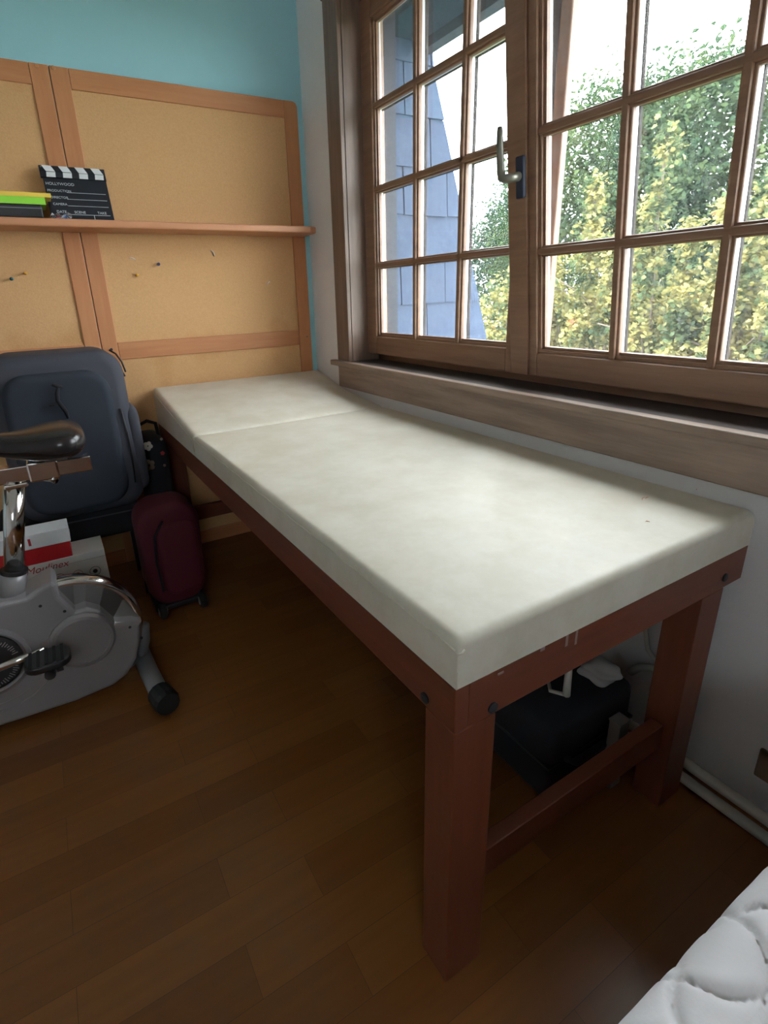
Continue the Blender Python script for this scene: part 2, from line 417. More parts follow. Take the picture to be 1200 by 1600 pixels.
# fixed outer frame
bm = B()
box(bm, XS + .062, XS + .125, YJ0 - .05, YJ0 + .01, ZS, ZH); box(bm, XS + .062, XS + .125, YJ1 - .01, YJ1 + .05, ZS, ZH)
box(bm, XS + .062, XS + .125, YJ1, YJ0, ZS, ZS + .055); box(bm, XS + .062, XS + .125, YJ1, YJ0, ZH - .045, ZH)
wobj('outer_frame', bm, 'sash_wood')
bm = B(); box(bm, XS + .066, XS + .092, -1.398, -1.358, ZS + .05, ZH - .04, .004); wobj('centre_post', bm, 'sash_wood')
bm = B(); box(bm, XS + .064, XS + .135, YJ0 - .056, YJ0 - .050, ZS + .05, ZH - .04); wobj('weather_seal', bm, 'sealant')
bm = B(); box(bm, XS + .068, XS + .092, -1.357, -1.322, ZS + .05, ZH - .04); wobj('weather_seal', bm, 'sealant')


def sash(y_left, y_right, z0, z1, gl, gr, gb, gt, cols, rows, tilt, name, side='both', pivot_gap=0):
    """Casement: y_left > y_right. gl,gr,gb,gt = sight-line edges of the glazed area; cols, rows = muntin centre lines."""
    D = .062
    # local origin: lower edge of the sash on its inner face
    def L(bm):
        for v in bm.verts: v.co = v.co - Vector((XS, y_left, z0))
        return bm
    bm = B()
    box(bm, XS, XS + D, gl, y_left, z0, z1, .004); box(bm, XS, XS + D, y_right, gr, z0, z1, .004)
    box(bm, XS, XS + D, gr, gl, z0, gb, .004); box(bm, XS, XS + D, gr, gl, gt, z1, .004)
    fr_ = obj(name, L(bm), 'sash_wood', win, loc=Vector((XS, y_left, z0)) + off)
    fr_.rotation_euler = (0, -tilt, 0)
    # mouldings: stepped beads round the glazed area and muntins
    bm = B()
    for dx0, dx1, s in ((.010, .030, .010), (.018, .030, .018)):
        box(bm, XS + dx0, XS + dx1, gl - s, gl + .002, gb, gt); box(bm, XS + dx0, XS + dx1, gr - .002, gr + s, gb, gt)
        box(bm, XS + dx0, XS + dx1, gr, gl, gb - .002, gb + s); box(bm, XS + dx0, XS + dx1, gr, gl, gt - s, gt + .002)
    obj('glazing_bead', L(bm), 'sash_wood', fr_)
    bm = B()
    for c in cols:
        box(bm, XS + .003, XS + .030, c - .009, c + .009, gb, gt, .004); box(bm, XS + .012, XS + .030, c - .0155, c + .0155, gb, gt, .004)
    for r_ in rows:
        box(bm, XS + .003, XS + .030, gr, gl, r_ - .009, r_ + .009, .004); box(bm, XS + .012, XS + .030, gr, gl, r_ - .0155, r_ + .0155, .004)
    obj('muntin_grid', L(bm), 'sash_wood', fr_)
    bm = B()
    for c in cols: box(bm, XS + .044, XS + .058, c - .012, c + .012, gb, gt, .003)
    for r_ in rows: box(bm, XS + .044, XS + .058, gr, gl, r_ - .012, r_ + .012, .003)
    obj('outer_bars', L(bm), 'outer_paint', fr_)
    # spacer bars between the two glass sheets
    bm = B()
    for c in cols: box(bm, XS + .0315, XS + .0425, c - .011, c + .011, gb, gt)
    for r_ in rows: box(bm, XS + .0315, XS + .0425, gr, gl, r_ - .011, r_ + .011)
    e = .010
    box(bm, XS + .0315, XS + .0425, gl - e, gl, gb, gt); box(bm, XS + .0315, XS + .0425, gr, gr + e, gb, gt)
    box(bm, XS + .0315, XS + .0425, gr, gl, gb, gb + e); box(bm, XS + .0315, XS + .0425, gr, gl, gt - e, gt)
    obj('spacer_bars', L(bm), 'alu', fr_)
    bm = B(); box(bm, XS + .0425, XS + .0436, gr, gl, gb, gt)
    obj('glass_pane', L(bm), 'glass', fr_)
    return fr_


left = sash(YJ0 - .002, -1.326, .943, 2.30, -.474, -1.292, 1.022, 2.222, [-.762, -1.032], [1.327, 1.627, 1.93], 0.0, 'casement_sash')
TILT = math.radians(6.3)
right = sash(-1.329, YJ1 + .004, .943, 2.30, -1.432, -2.305, 1.016, 2.222, [-1.690, -1.948, -2.0 - .205][:2], [1.31, 1.613, 1.915], TILT, 'casement_sash')
right['label'] = 'right casement sash, tilted inwards at the top'


def in_right(bm):
    for v in bm.verts: v.co = v.co - Vector((XS, -1.329, .943))
    return bm


# astragal strip on the meeting stile, and the handle on it
bm = B(); box(bm, XS - .010, XS, -1.404, -1.332, .945, 2.298, .003); obj('meeting_strip', in_right(bm), 'sash_wood', right)
pl = obj('handle_plate', in_right(box(B(), XS - .022, XS - .010, -1.404, -1.374, 1.458, 1.565, .004)), 'handle_plate', right)
bm = B()
hp = [(XS - .018, -1.388, 1.515), (XS - .046, -1.388, 1.513), (XS - .060, -1.386, 1.512), (XS - .066, -1.378, 1.512), (XS - .068, -1.368, 1.517), (XS - .067, -1.364, 1.535), (XS - .066, -1.362, 1.57), (XS - .062, -1.358, 1.62), (XS - .059, -1.356, 1.642)]
tube(bm, hp, [.012, .012, .0125, .0125, .012, .0115, .0105, .009, .007], 12)
obj('handle_lever', in_right(bm), 'handle_metal', right, smooth=True)

# ------------------------------------------------------------------ outside: eave, slate cheek, lawn, trees
ev = empty('roof_eave', (.4, -1.3, 2.28)); setp(ev, 'dark painted roof overhang above the outside of the window', 'eave', kind='structure')
obj('soffit', box(B(), XW + WT - .4, .17, -1.6, 1.7, .02, .06), 'eave_dark', ev)
obj('fascia_board', box(B(), .15, .21, -1.6, 1.7, -.02, .08), 'eave_light', ev)

YC = -.2
def cheek_x(z): return .66 + (2.14 - z) * .3265
sl = empty('slate_wall', (.3, YC, -1.0)); setp(sl, 'blue-grey slate-clad sloping side wall outside the left half of the window', 'wall', kind='structure')
o3 = Vector((.3, YC, -1.0))
bm = B(); prism(bm, [(XW + WT, -1.0), (cheek_x(-1.0) - .02, -1.0), (cheek_x(2.28) - .02, 2.28), (XW + WT, 2.28)], 'y', YC + .012, YC + .5)
for v in bm.verts: v.co -= o3
obj('wall_core', bm, 'slate_joint', sl)
bm = B(); z = -.98; k = 0
while z < 2.26:
    h = .213; xe = cheek_x(z + .02)
    x = XW + WT + (.12 if k % 2 else -.08) - random.random() * .05
    while x < xe:
        wd = .235 + random.random() * .07
        a, c = max(x + .003, XW + WT), min(x + wd - .003, xe)
        if c - a > .01:
            top = min(c, cheek_x(z + h)) if c >= xe - .01 else c
            pts = [(a, z + random.uniform(0, .006)), (c, z + random.uniform(0, .006)), (top, z + h + .004), (a, z + h + .004)]
            yo = random.uniform(0, .004)
            vs = [bm.verts.new((px_, YC - (.014 if i < 2 else .001) - yo, pz)) for i, (px_, pz) in enumerate(pts)]
            vb = [bm.verts.new((px_, YC + .013, pz)) for px_, pz in pts]
            bm.faces.new(vs); bm.faces.new(list(reversed(vb)))
            for i in range(4): bm.faces.new((vs[i], vb[i], vb[(i + 1) % 4], vs[(i + 1) % 4]))
        x += wd
    z += h; k += 1
for v in bm.verts: v.co -= o3
obj('slates', bm, 'slate', sl)

setp(obj('ground', box(B(), 1.2, 60, -40, 60, -4.3, -4.2), 'lawn'), kind='structure')


def leaf_mesh(P, size, maple=False, droop=.6):
    """One flat leaf per point, random facing."""
    n = len(P)
    if maple: shp = np.array([(0, -.55), (.28, -.30), (.5, -.12), (.30, .10), (.42, .36), (.13, .28), (0, .6), (-.13, .28), (-.42, .36), (-.30, .10), (-.5, -.12), (-.28, -.30)])
    else: shp = np.array([(0, -.5), (.3, -.1), (.22, .25), (0, .55), (-.22, .25), (-.3, -.1)])
    m_ = len(shp)
    nrm = rng.normal(size=(n, 3)); nrm[:, 2] = np.abs(nrm[:, 2]) + droop; nrm /= np.linalg.norm(nrm, axis=1)[:, None]
    t = rng.normal(size=(n, 3)); t -= nrm * (t * nrm).sum(1)[:, None]; t /= np.linalg.norm(t, axis=1)[:, None]
    b_ = np.cross(nrm, t); s = size * rng.uniform(.6, 1.25, n)
    V = P[:, None, :] + s[:, None, None] * (shp[None, :, :1] * t[:, None, :] + shp[None, :, 1:] * b_[:, None, :])
    # fold the leaf along its midrib a little
    V += (np.abs(shp[:, 0])[None, :, None] * .35 * s[:, None, None]) * nrm[:, None, :]
    me = bpy.data.meshes.new('foliage')
    me.vertices.add(n * m_); me.vertices.foreach_set('co', V.reshape(-1))
    me.loops.add(n * m_); me.loops.foreach_set('vertex_index', np.arange(n * m_))
    me.polygons.add(n); me.polygons.foreach_set('loop_start', np.arange(n) * m_)
    me.update(); me.validate()
    return me


def clumps(center, radius, n_clump, clump_r, per, shell=.55):
    """points in clumps spread through an ellipsoid, denser towards its surface"""
    d = rng.normal(size=(n_clump, 3)); d /= np.linalg.norm(d, axis=1)[:, None]
    rr = shell + (1 - shell) * rng.random(n_clump) ** .6
    c = d * rr[:, None] * np.array(radius) + np.array(center)
    q = rng.normal(size=(n_clump * per, 3)) * clump_r * .5
    return np.repeat(c, per, 0) + q


def tree(name, base, height, blobs, leafmat, size, label, group=None, maple=False, clump=(.35, 26), trunk_r=.14, cat='tree', sprays=()):
    t = empty(name, base); setp(t, label, cat, group)
    bx_ = Vector(base); P = []
    for c, r_, n_ in blobs: P.append(clumps(c, r_, n_, clump[0], clump[1]))
    bm = B()
    tops = []
    for c, r_, n_ in blobs: tops.append(Vector(c) + Vector((0, 0, r_[2] * .6)))
    for (sx_, sy_, z0_, z1_, rad) in sprays:
        k_ = int((z1_ - z0_) * 60)
        zz = rng.random(k_); cc = np.stack([sx_ + rng.normal(size=k_) * rad * (1.05 - zz) * .8, sy_ + rng.normal(size=k_) * rad * (1.05 - zz) * .8, z0_ + (z1_ - z0_) * zz], 1)
        P.append(np.repeat(cc, 16, 0) + rng.normal(size=(k_ * 16, 3)) * .055)
        tops.append(Vector((sx_, sy_, z1_ - .05)))
    P = np.concatenate(P) - np.array(base)
    P = P[P[:, 2] > .25]
    main = Vector((0, 0, height * .7))
    tube(bm, [(0, 0, 0), (.03, .04, height * .3), main * 1.0], [trunk_r, trunk_r * .8, trunk_r * .35], 8)
    for tp in tops:
        e = tp - bx_; s = Vector((0, 0, height * random.uniform(.18, .4)))
        mid = s.lerp(e, .5) + Vector((random.uniform(-.2, .2), random.uniform(-.2, .2), 0))
        tube(bm, [s, mid, e], [trunk_r * .45, trunk_r * .25, .012], 6)
        for j in range(4):
            a = s.lerp(e, random.uniform(.4, .8)); q = a + Vector((random.uniform(-1, 1), random.uniform(-1, 1), random.uniform(.2, .9))) * height * .09
            tube(bm, [a, a.lerp(q, .5) + Vector((0, 0, .05)), q], [trunk_r * .2, trunk_r * .12, .008], 5)
    obj('trunk', bm, 'bark', t, smooth=True)
    me = leaf_mesh(P, size, maple)
    obj('foliage', me, leafmat, t)
    return t


G = -4.2
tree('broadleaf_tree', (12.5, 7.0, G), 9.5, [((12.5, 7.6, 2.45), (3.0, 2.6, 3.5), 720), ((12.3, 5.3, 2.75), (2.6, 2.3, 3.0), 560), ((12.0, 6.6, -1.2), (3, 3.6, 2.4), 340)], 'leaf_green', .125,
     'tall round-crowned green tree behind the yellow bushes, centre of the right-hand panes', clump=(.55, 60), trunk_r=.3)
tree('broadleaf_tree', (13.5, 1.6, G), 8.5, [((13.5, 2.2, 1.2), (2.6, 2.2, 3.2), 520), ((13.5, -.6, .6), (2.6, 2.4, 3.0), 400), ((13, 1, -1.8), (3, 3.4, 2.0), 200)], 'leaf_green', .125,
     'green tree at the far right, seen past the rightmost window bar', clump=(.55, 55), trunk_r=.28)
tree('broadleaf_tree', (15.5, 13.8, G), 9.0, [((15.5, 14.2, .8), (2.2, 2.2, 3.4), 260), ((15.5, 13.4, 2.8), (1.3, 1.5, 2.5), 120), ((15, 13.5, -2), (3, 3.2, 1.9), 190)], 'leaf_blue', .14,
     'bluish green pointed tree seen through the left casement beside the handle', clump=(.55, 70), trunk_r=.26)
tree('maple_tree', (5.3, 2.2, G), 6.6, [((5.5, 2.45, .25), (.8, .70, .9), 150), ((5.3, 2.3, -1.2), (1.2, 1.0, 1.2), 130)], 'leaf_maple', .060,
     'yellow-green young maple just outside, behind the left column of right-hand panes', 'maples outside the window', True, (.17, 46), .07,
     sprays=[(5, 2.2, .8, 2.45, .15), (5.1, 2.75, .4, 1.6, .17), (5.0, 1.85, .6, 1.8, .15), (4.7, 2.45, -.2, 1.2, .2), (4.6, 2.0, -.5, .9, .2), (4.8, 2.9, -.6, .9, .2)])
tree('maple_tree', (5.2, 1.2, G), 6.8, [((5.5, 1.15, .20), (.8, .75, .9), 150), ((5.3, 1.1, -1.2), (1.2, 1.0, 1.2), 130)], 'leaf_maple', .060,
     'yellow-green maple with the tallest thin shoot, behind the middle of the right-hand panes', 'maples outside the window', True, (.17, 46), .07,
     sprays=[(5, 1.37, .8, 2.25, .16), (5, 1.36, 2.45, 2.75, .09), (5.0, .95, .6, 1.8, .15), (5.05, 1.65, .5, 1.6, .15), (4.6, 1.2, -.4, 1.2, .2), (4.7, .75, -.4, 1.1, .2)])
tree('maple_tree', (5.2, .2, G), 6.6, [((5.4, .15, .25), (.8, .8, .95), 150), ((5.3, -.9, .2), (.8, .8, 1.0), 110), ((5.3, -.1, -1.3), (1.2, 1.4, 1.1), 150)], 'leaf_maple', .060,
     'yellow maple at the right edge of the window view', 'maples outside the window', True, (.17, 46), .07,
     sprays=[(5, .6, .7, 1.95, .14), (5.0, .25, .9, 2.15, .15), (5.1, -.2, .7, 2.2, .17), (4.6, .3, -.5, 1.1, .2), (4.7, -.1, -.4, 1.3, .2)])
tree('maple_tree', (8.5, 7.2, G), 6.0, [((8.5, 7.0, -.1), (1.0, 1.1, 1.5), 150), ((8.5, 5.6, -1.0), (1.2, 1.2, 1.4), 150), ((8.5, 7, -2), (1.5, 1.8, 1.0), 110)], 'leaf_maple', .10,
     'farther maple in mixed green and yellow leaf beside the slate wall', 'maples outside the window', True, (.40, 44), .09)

# ------------------------------------------------------------------ back wall: cork panels, shelf
def cork_panel(x0, x1, label, round_right=False):
    z0, z1 = .001, 2.052
    o = Vector((x0, 0, z0)); t = empty('cork_wall_panel', o); setp(t, label, 'wall panel', 'framed board panels on the back wall')
    def Lc(bm):
        for v in bm.verts: v.co -= o
        return bm
    sw = .064; yb, yf = -.0005, -.020
    obj('board', Lc(box(B(), x0 + .02, x1 - .02, yb - .011, yb, z0 + .02, z1 - .02)), 'cork', t)
    obj('stile', Lc(box(B(), x0, x0 + sw, yf, yb, z0, z1, .003)), 'stile_wood', t)
    if round_right:
        r_ = .02; pts = [(x1 - sw, z0), (x1, z0), (x1, z1 - r_), (x1 - .006, z1 - .006), (x1 - r_, z1), (x1 - sw, z1)]
        obj('stile', Lc(prism(B(), pts, 'y', yf, yb)), 'stile_wood', t)
    else: obj('stile', Lc(box(B(), x1 - sw, x1, yf, yb, z0, z1, .003)), 'stile_wood', t)
    e = .001
    obj('top_rail', Lc(box(B(), x0 + sw + e, x1 - sw - e, yf + .001, yb, z1 - .068, z1, .002)), 'rail_wood', t)
    obj('middle_rail', Lc(box(B(), x0 + sw + e, x1 - sw - e, yf + .001, yb, .972, 1.046, .002)), 'rail_wood', t)
    obj('bottom_rail', Lc(box(B(), x0 + sw + e, x1 - sw - e, yf + .001, yb, z0, z0 + .07, .002)), 'rail_wood', t)
    return t, Lc


pr_, Lr = cork_panel(-1.010, -.006, 'framed tan board panel on the back wall behind the cream table', True)
pl_, Ll = cork_panel(-2.14, -1.0125, 'framed tan board panel on the back wall behind the black backpack')


def screw(Lc, t, px, py, r_=.007, h=.003, nm='bolt', mt='stile_wood'):
    p = at(px, py, 'y', -.02)
    bm = B(); lathe(bm, [(r_, .001), (r_, -h * .5), (r_ * .6, -h)], (p.x, -.0195, p.z), 'y', 16)
    obj(nm, Lc(bm), mt, t, smooth=False)


screw(Lr, pr_, 174, 546, .006, .0012, 'bolt', 'black_bolt'); screw(Lr, pr_, 83, 106, .008, .003, 'bolt', 'rail_wood'); screw(Lr, pr_, 480, 526, .004, .002, 'bolt', 'dark_wood')
screw(Ll, pl_, 149, 549, .011, .012, 'knob', 'rail_wood'); screw(Ll, pl_, 57, 103, .008, .003, 'bolt', 'rail_wood')

sh = empty('wall_shelf', (-1.0, -.1, 1.485)); setp(sh, 'long narrow wooden shelf across the framed wall panels', 'shelf')
obj('shelf_board', prism(B(), [(-1.1, -.1), (.94, -.1), (.975, -.085), (.985, -.05), (.985, .079), (-1.1, .079)], 'z', 0, .028, .006), 'shelf_wood', sh)

# push pins on the panels
def pin(px, py, mt, label, grp='push pins stuck in the wall panels'):
    p = at(px, py, 'y', -.02); t = empty('push_pin', (p.x, -.0115, p.z)); setp(t, label, 'push pin', grp)
    obj('pin_head', lathe(B(), [(.0065, -.007), (.0045, -.010), (.004, -.019), (.0065, -.022), (.0062, -.025)], (0, 0, 0), 'y', 14), mt, t, smooth=True)
    obj('pin_needle', lathe(B(), [(.0006, 0.0), (.0006, -.009)], (0, 0, 0), 'y', 6), 'chrome', t)


pin(18, 436, 'teal_pin', 'dark teal push pin, leftmost, in the left wall panel')
pin(40, 427, 'yellow_pin', 'yellow push pin in the left wall panel, beside the teal one')
pin(247, 413, 'blue_pin', 'dark blue push pin in the right wall panel')
pin(214, 430, 'yellow_pin', 'yellow push pin in the right wall panel below the blue one')


def scrap(px, py, ang, r_, a, label):
    p = at(px, py, 'y', -.016); bm = B()
    tube(bm, [(r_ * math.cos(ang + a * (i / 8 - .5)), -.003 * math.sin(i / 8 * PI), r_ * math.sin(ang + a * (i / 8 - .5))) for i in range(9)], .0024, 6)
    setp(obj('paper_scrap', bm, 'white_plastic', smooth=True, loc=(p.x, -.014, p.z)), label, 'scrap', 'curled white scraps on the right panel')


scrap(206, 410, PI / 2 - .3, .018, 1.5, 'curled white scrap left on the right panel above its yellow pin')
scrap(328, 398, .5, .020, 1.4, 'curled white scrap on the right panel just under the shelf')
scrap(422, 445, 2.3, .014, 1.6, 'curled white scrap on the right panel near its right stile')

# clapperboard
t = empty('clapperboard', (-.885, -.118, 1.5135)); setp(t, 'black clapperboard with white stripes leaning on the panel on the shelf', 'clapperboard')
t.rotation_euler = (-.36, 0, .0)
Wd, H = -.222, .208     # extends to -x
LEAN = .0
def sk(z): return -.0 * z
obj('board', box(B(), Wd, 0, -.004, .004, 0, .165, .001), 'slate_black', t)
bm = box(B(), Wd - .006, .002, -.006, .006, .167, .188, .001); cl1 = obj('lower_clapstick', bm, 'slate_black', t)
bm = box(B(), Wd - .006, .002, -.006, .006, .189, .212, .001); cl2 = obj('upper_clapstick', bm, 'slate_black', t)
for i in range(4):
    xs = Wd + .004 + i * .0565
    bm = B(); vs = [(xs + .010, .1675), (xs + .041, .1675), (xs + .043, .1875), (xs + .012, .1875)]
    prism(bm, vs, 'y', -.0068, -.0058); obj('white_stripe', bm, 'clap_white', cl1)
    bm = B(); vs = [(xs + .012, .1895), (xs + .043, .1895), (xs + .031, .2115), (xs + .000, .2115)]
    prism(bm, vs, 'y', -.0068, -.0058); obj('white_stripe', bm, 'clap_white', cl2)
obj('hinge_rivet', lathe(B(), [(.003, -.0064), (.003, -.008)], (Wd + .001, 0, .205), 'y', 12), 'chrome', cl2)


def ctext(s, x, z, size):
    mtx = Matrix.Translation((x, -.0047, z)) @ Matrix.Rotation(PI / 2, 4, 'X')
    text('lettering', s, size, mtx, 'clap_text', t)


ctext('HOLLYWOOD', Wd + .005, .138, .0150)
ctext('PRODUCTION', Wd + .006, .112, .0125); ctext('DIRECTOR', Wd + .012, .086, .0125); ctext('CAMERA', Wd + .015, .060, .0125)
ctext('DATE', Wd + .022, .030, .0135); ctext('SCENE', Wd + .083, .030, .0135); ctext('TAKE', Wd + .165, .030, .0135)
bm = B()
for z_, xa in ((.110, Wd + .072), (.084, Wd + .068), (.058, Wd + .066), (.024, Wd + .062)): box(bm, xa, -.012, -.0052, -.0044, z_, z_ + .0014)
box(bm, Wd + .150, Wd + .152, -.0052, -.0044, .004, .024)
obj('ruled_lines', bm, 'clap_text', t)

# books / case on the shelf
t = empty('black_case', (-1.28, -.12, 1.5135)); setp(t, 'flat black case lying on the shelf under two notebooks', 'case')
obj('case_body', box(B(), -.17, .145, -.07, .08, 0, .044, .004), 'black_plastic', t); obj('case_rim', box(B(), -.171, .146, -.0712, -.0692, .030, .033), 'grey_metal', t)
def notebook(x0, x1, y0, y1, z, h, mt, label):
    t = empty('notebook', ((x0 + x1) / 2, (y0 + y1) / 2, z)); setp(t, label, 'notebook', 'notebooks stacked on the shelf'); a, c = (x1 - x0) / 2, (y1 - y0) / 2
    obj('cover', box(box(B(), -a, a, -c, c, 0, .0025), -a, a, -c, c, h - .0025, h), mt, t)
    bm = box(B(), -a, a, -c - .001, -c + .001, 0, h); obj('spine', bm, mt, t)
    obj('pages', box(B(), -a + .002, a - .003, -c + .003, c - .003, .0026, h - .0026), 'white_card', t)
notebook(-1.45, -1.120, -.19, -.05, 1.5577, .024, 'green', 'lime green notebook on the black case')
notebook(-1.45, -1.098, -.19, -.05, 1.5820, .014, 'yellow', 'yellow notebook on top of the green one')
bm = B()
for k in range(60):
    p = Vector((random.gauss(0, .018), random.gauss(0, .012), abs(random.gauss(0, .008)) + .002))
    a = [Vector((random.uniform(-1, 1), random.uniform(-1, 1), random.uniform(-.5, .8))) * .010 for _ in range(3)]
    vs = [bm.verts.new((p + q).to_tuple()) for q in a]
    for v in vs: v.co.z = max(v.co.z, .0005)
    bm.faces.new(vs)
wr = empty('crumpled_wrapper', (-1.075, -.165, 1.5135)); setp(wr, 'crumpled clear wrapper with red and blue print at the foot of the clapperboard', 'wrapper')
obj('clear_film', bm, 'clear_film', wr)
for cx_, mt in ((-.012, 'red_ink'), (.012, mat('blue_print', (.10, .22, .5), .4))):
    bm = B()
    for k in range(9):
        a = [Vector((cx_ + random.uniform(-.010, .010), random.uniform(-.008, .008), random.uniform(.001, .016))) for _ in range(3)]
        bm.faces.new([bm.verts.new(q) for q in a])
    obj('printed_patch', bm, mt, wr)

# ------------------------------------------------------------------ treatment table
LB = 2.1463
tb = empty('treatment_table', (0, -LB, 0), .0085); setp(tb, 'long cream vinyl treatment table on a reddish wooden frame under the window', 'massage table')
XL, XR = -.8144, .0064; ZR0, ZR1 = .588, .669
FAR = 2.115
obj('side_rail', box(B(), XL, XL + .026, 0, FAR, ZR0, ZR1, .002), 'table_wood', tb)
obj('side_rail', box(B(), XR - .026, XR, .027, FAR, ZR0, ZR1, .002), 'table_wood', tb)
er = obj('end_rail', box(B(), XL + .0265, XR, 0, .026, ZR0, ZR1, .002), 'table_wood_x', tb)
obj('end_rail', box(B(), XL + .0265, XR - .027, FAR - .026, FAR, ZR0, ZR1, .002), 'table_wood_x', tb)
obj('deck_board', box(B(), XL + .028, XR - .028, .028, FAR - .028, .650, .668), 'table_wood', tb)


def leg(x0, x1, y0, y1, ix0, ix1, iy0, iy1):
    bm = box(B(), x0, x1, y0, y1, 0, ZR0 - .0005, .002); box(bm, ix0, ix1, iy0, iy1, ZR0 - .001, .649)
    return obj('leg', bm, 'table_wood_z', tb)


leg(XL, XL + .0842, 0, .070, XL + .0275, XL + .0842, .0275, .070)
leg(-.148, -.064, 0, .070, -.148, -.064, .0275, .070)
leg(XL, XL + .0842, FAR - .07, FAR, XL + .0275, XL + .0842, FAR - .07, FAR - .0275)
leg(-.148, -.064, FAR - .07, FAR, -.148, -.064, FAR - .07, FAR - .0275)
obj('stretcher', box(B(), XL + .085, -.149, .025, .055, .165, .235, .002), 'table_wood_x', tb)
obj('stretcher', box(B(), XL + .085, -.149, FAR - .055, FAR - .025, .165, .235, .002), 'table_wood_x', tb)
yaw = Matrix.Rotation(-.0085, 4, 'Z')
def tl(p): return yaw @ (p - Vector((0, -LB, 0)))
for px, py, ax in ((665, 1090, 'x'), (767, 1103, 'y'), (1134, 903, 'y')):
    p = tl(at(px, py, 'x', XL) if ax == 'x' else at(px, py, 'y', -LB - .003))
    c = (XL, p.y, p.z) if ax == 'x' else (p.x, 0, p.z)
    obj('bolt', lathe(B(), [(.0095, .001), (.0095, -.003), (.006, -.004)], c, ax, 18), 'black_bolt', tb)
# paint marks on the end rail
bm = B()
for px, py, l, w_ in ((884, 1000, .022, .006), (899, 995, .028, .005), (846, 1013, .006, .010), (780, 1050, .004, .012)):
    bm = B(); p = tl(at(px, py, 'y', -LB - .003)); box(bm, p.x - w_ / 2, p.x + w_ / 2, -.0008, .0006, p.z - l / 2, p.z + l / 2, .0003, 1)
    setp(obj('paint_mark', bm, 'paint_spot', tb), 'pale paint drip on the end rail')


def pad(y0, y1, ztop0, ztop1, zb, xr1, name, nx=40, ny=70, rad=.016, sag=0.0):
    """Rounded vinyl cushion; ztop at y0 and y1."""
    bm = B(); top = {}
    us = [i / nx for i in range(nx + 1)]; vs_ = [j / ny for j in range(ny + 1)]
    def edge(s, total):        # distance-based round-over
        d = min(s, total - s)
        if d >= rad: return 0
        q = 1 - d / rad
        return rad * (1 - math.sqrt(max(0, 1 - q * q)))
    def warp(t):               # concentrate rows near the borders
        return t
    def coords(tot, n):
        c = [0]; k = 5
        for i in range(1, k + 1): c.append(rad * (1 - math.cos(i / k * PI / 2)) if True else 0)
        inner = [rad + (tot - 2 * rad) * i / (n - 2 * k) for i in range(1, n - 2 * k)]
        return c + inner + [tot - v for v in reversed(c)]
    Wm, Lm = XR - XL, y1 - y0
    cx_, cy_ = coords(Wm, nx), coords(Lm, ny)
    grid = []
    for j, v in enumerate(cy_):
        row = []
        f = v / Lm
        for i, u in enumerate(cx_):
            fx = u / Wm
            x = XL + fx * (Wm + (xr1 - XR) * f); y = y0 + v
            # round the plan corners a little
            zt_ = ztop0 + (ztop1 - ztop0) * f
            z = zt_ - edge(u, Wm) - edge(v, Lm)
            z += .0035 * math.sin(PI * fx) * math.sin(PI * f)
            if sag: z -= sag * math.sin(PI * f) ** 2 * (fx ** 3)
            row.append(bm.verts.new((x, y, max(z, zb + .01))))
        grid.append(row)
    nj, ni = len(grid), len(grid[0])
    for j in range(nj - 1):
        for i in range(ni - 1): bm.faces.new((grid[j][i], grid[j][i + 1], grid[j + 1][i + 1], grid[j + 1][i]))
    ring = [grid[0][i] for i in range(ni)] + [grid[j][-1] for j in range(1, nj)] + [grid[-1][i] for i in range(ni - 2, -1, -1)] + [grid[j][0] for j in range(nj - 2, 0, -1)]
    low = [bm.verts.new((v.co.x, v.co.y, zb)) for v in ring]
    n = len(ring)
    for i in range(n): bm.faces.new((ring[i], low[i], low[(i + 1) % n], ring[(i + 1) % n]))
    bm.faces.new(low)
    return obj(name, bm, 'cream_vinyl', tb, smooth=True)


YH = LB - .712
o1 = pad(-.001, YH - .003, .751, .750, .6705, XR, 'mattress')
o2 = pad(YH + .003, LB - .024, .751, .838, .6705, XR + .038, 'head_section', ny=40, sag=.02)
for o_ in (o1, o2):
    mo = o_.modifiers.new('edge', 'EDGE_SPLIT'); mo.split_angle = math.radians(50)
# piping along the left upper edge and corner seams
bm = B(); tube(bm, [(XL - .0005, .004 + i * (YH - .012) / 60, .735 + .0012 * math.sin(i * 1.3)) for i in range(61)], .0016, 6)
tube(bm, [(XL + .002, .0, .7), (XL + .001, -.001, .69), (XL + .001, -.001, .672)], .0014, 6)
tube(bm, [(XL - .0005, .004, .735), (XL + .001, .0, .731), (XL + .006, -.003, .7325), (XL + .012, -.002, .736)], .0018, 6)
obj('piping', bm, 'cream_vinyl', o1, smooth=True)
bm = B(); tube(bm, [(XL - .0008, YH + .006 + i * (LB - .04 - YH) / 40, .728 + .086 * i / 40) for i in range(41)], .0016, 6)
obj('piping', bm, 'cream_vinyl', o2, smooth=True)
bm = B(); tube(bm, [(XL + .004 + (XR - XL - .01) * i / 40, YH, .7365 + .003 * math.sin(i * .8)) for i in range(41)], .006, 8)
tube(bm, [(XL, YH + .002, .742), (XL - .001, YH - .0005, .715), (XL - .001, YH + .001, .69)], .004, 8)
obj('hinge_flap', bm, 'cream_vinyl', o1, smooth=True)
bm = B()
for px, py, a, l in ((1005, 779, .3, .018), (1011, 778, .1, .012), (1012, 815, -.6, .008), (1090, 764, .1, .01)):
    bm = B(); p = tl(at(px, py, 'z', .752)); q = Vector((math.cos(a), math.sin(a), 0)) * l / 2
    tube(bm, [p - q + Vector((0, 0, -.0004)), p + Vector((.001, .003, -.0001)), p + q + Vector((0, 0, -.0004))], .0008, 5)
    setp(obj('pen_mark', bm, 'orange_ink', o1), 'small orange pen mark')

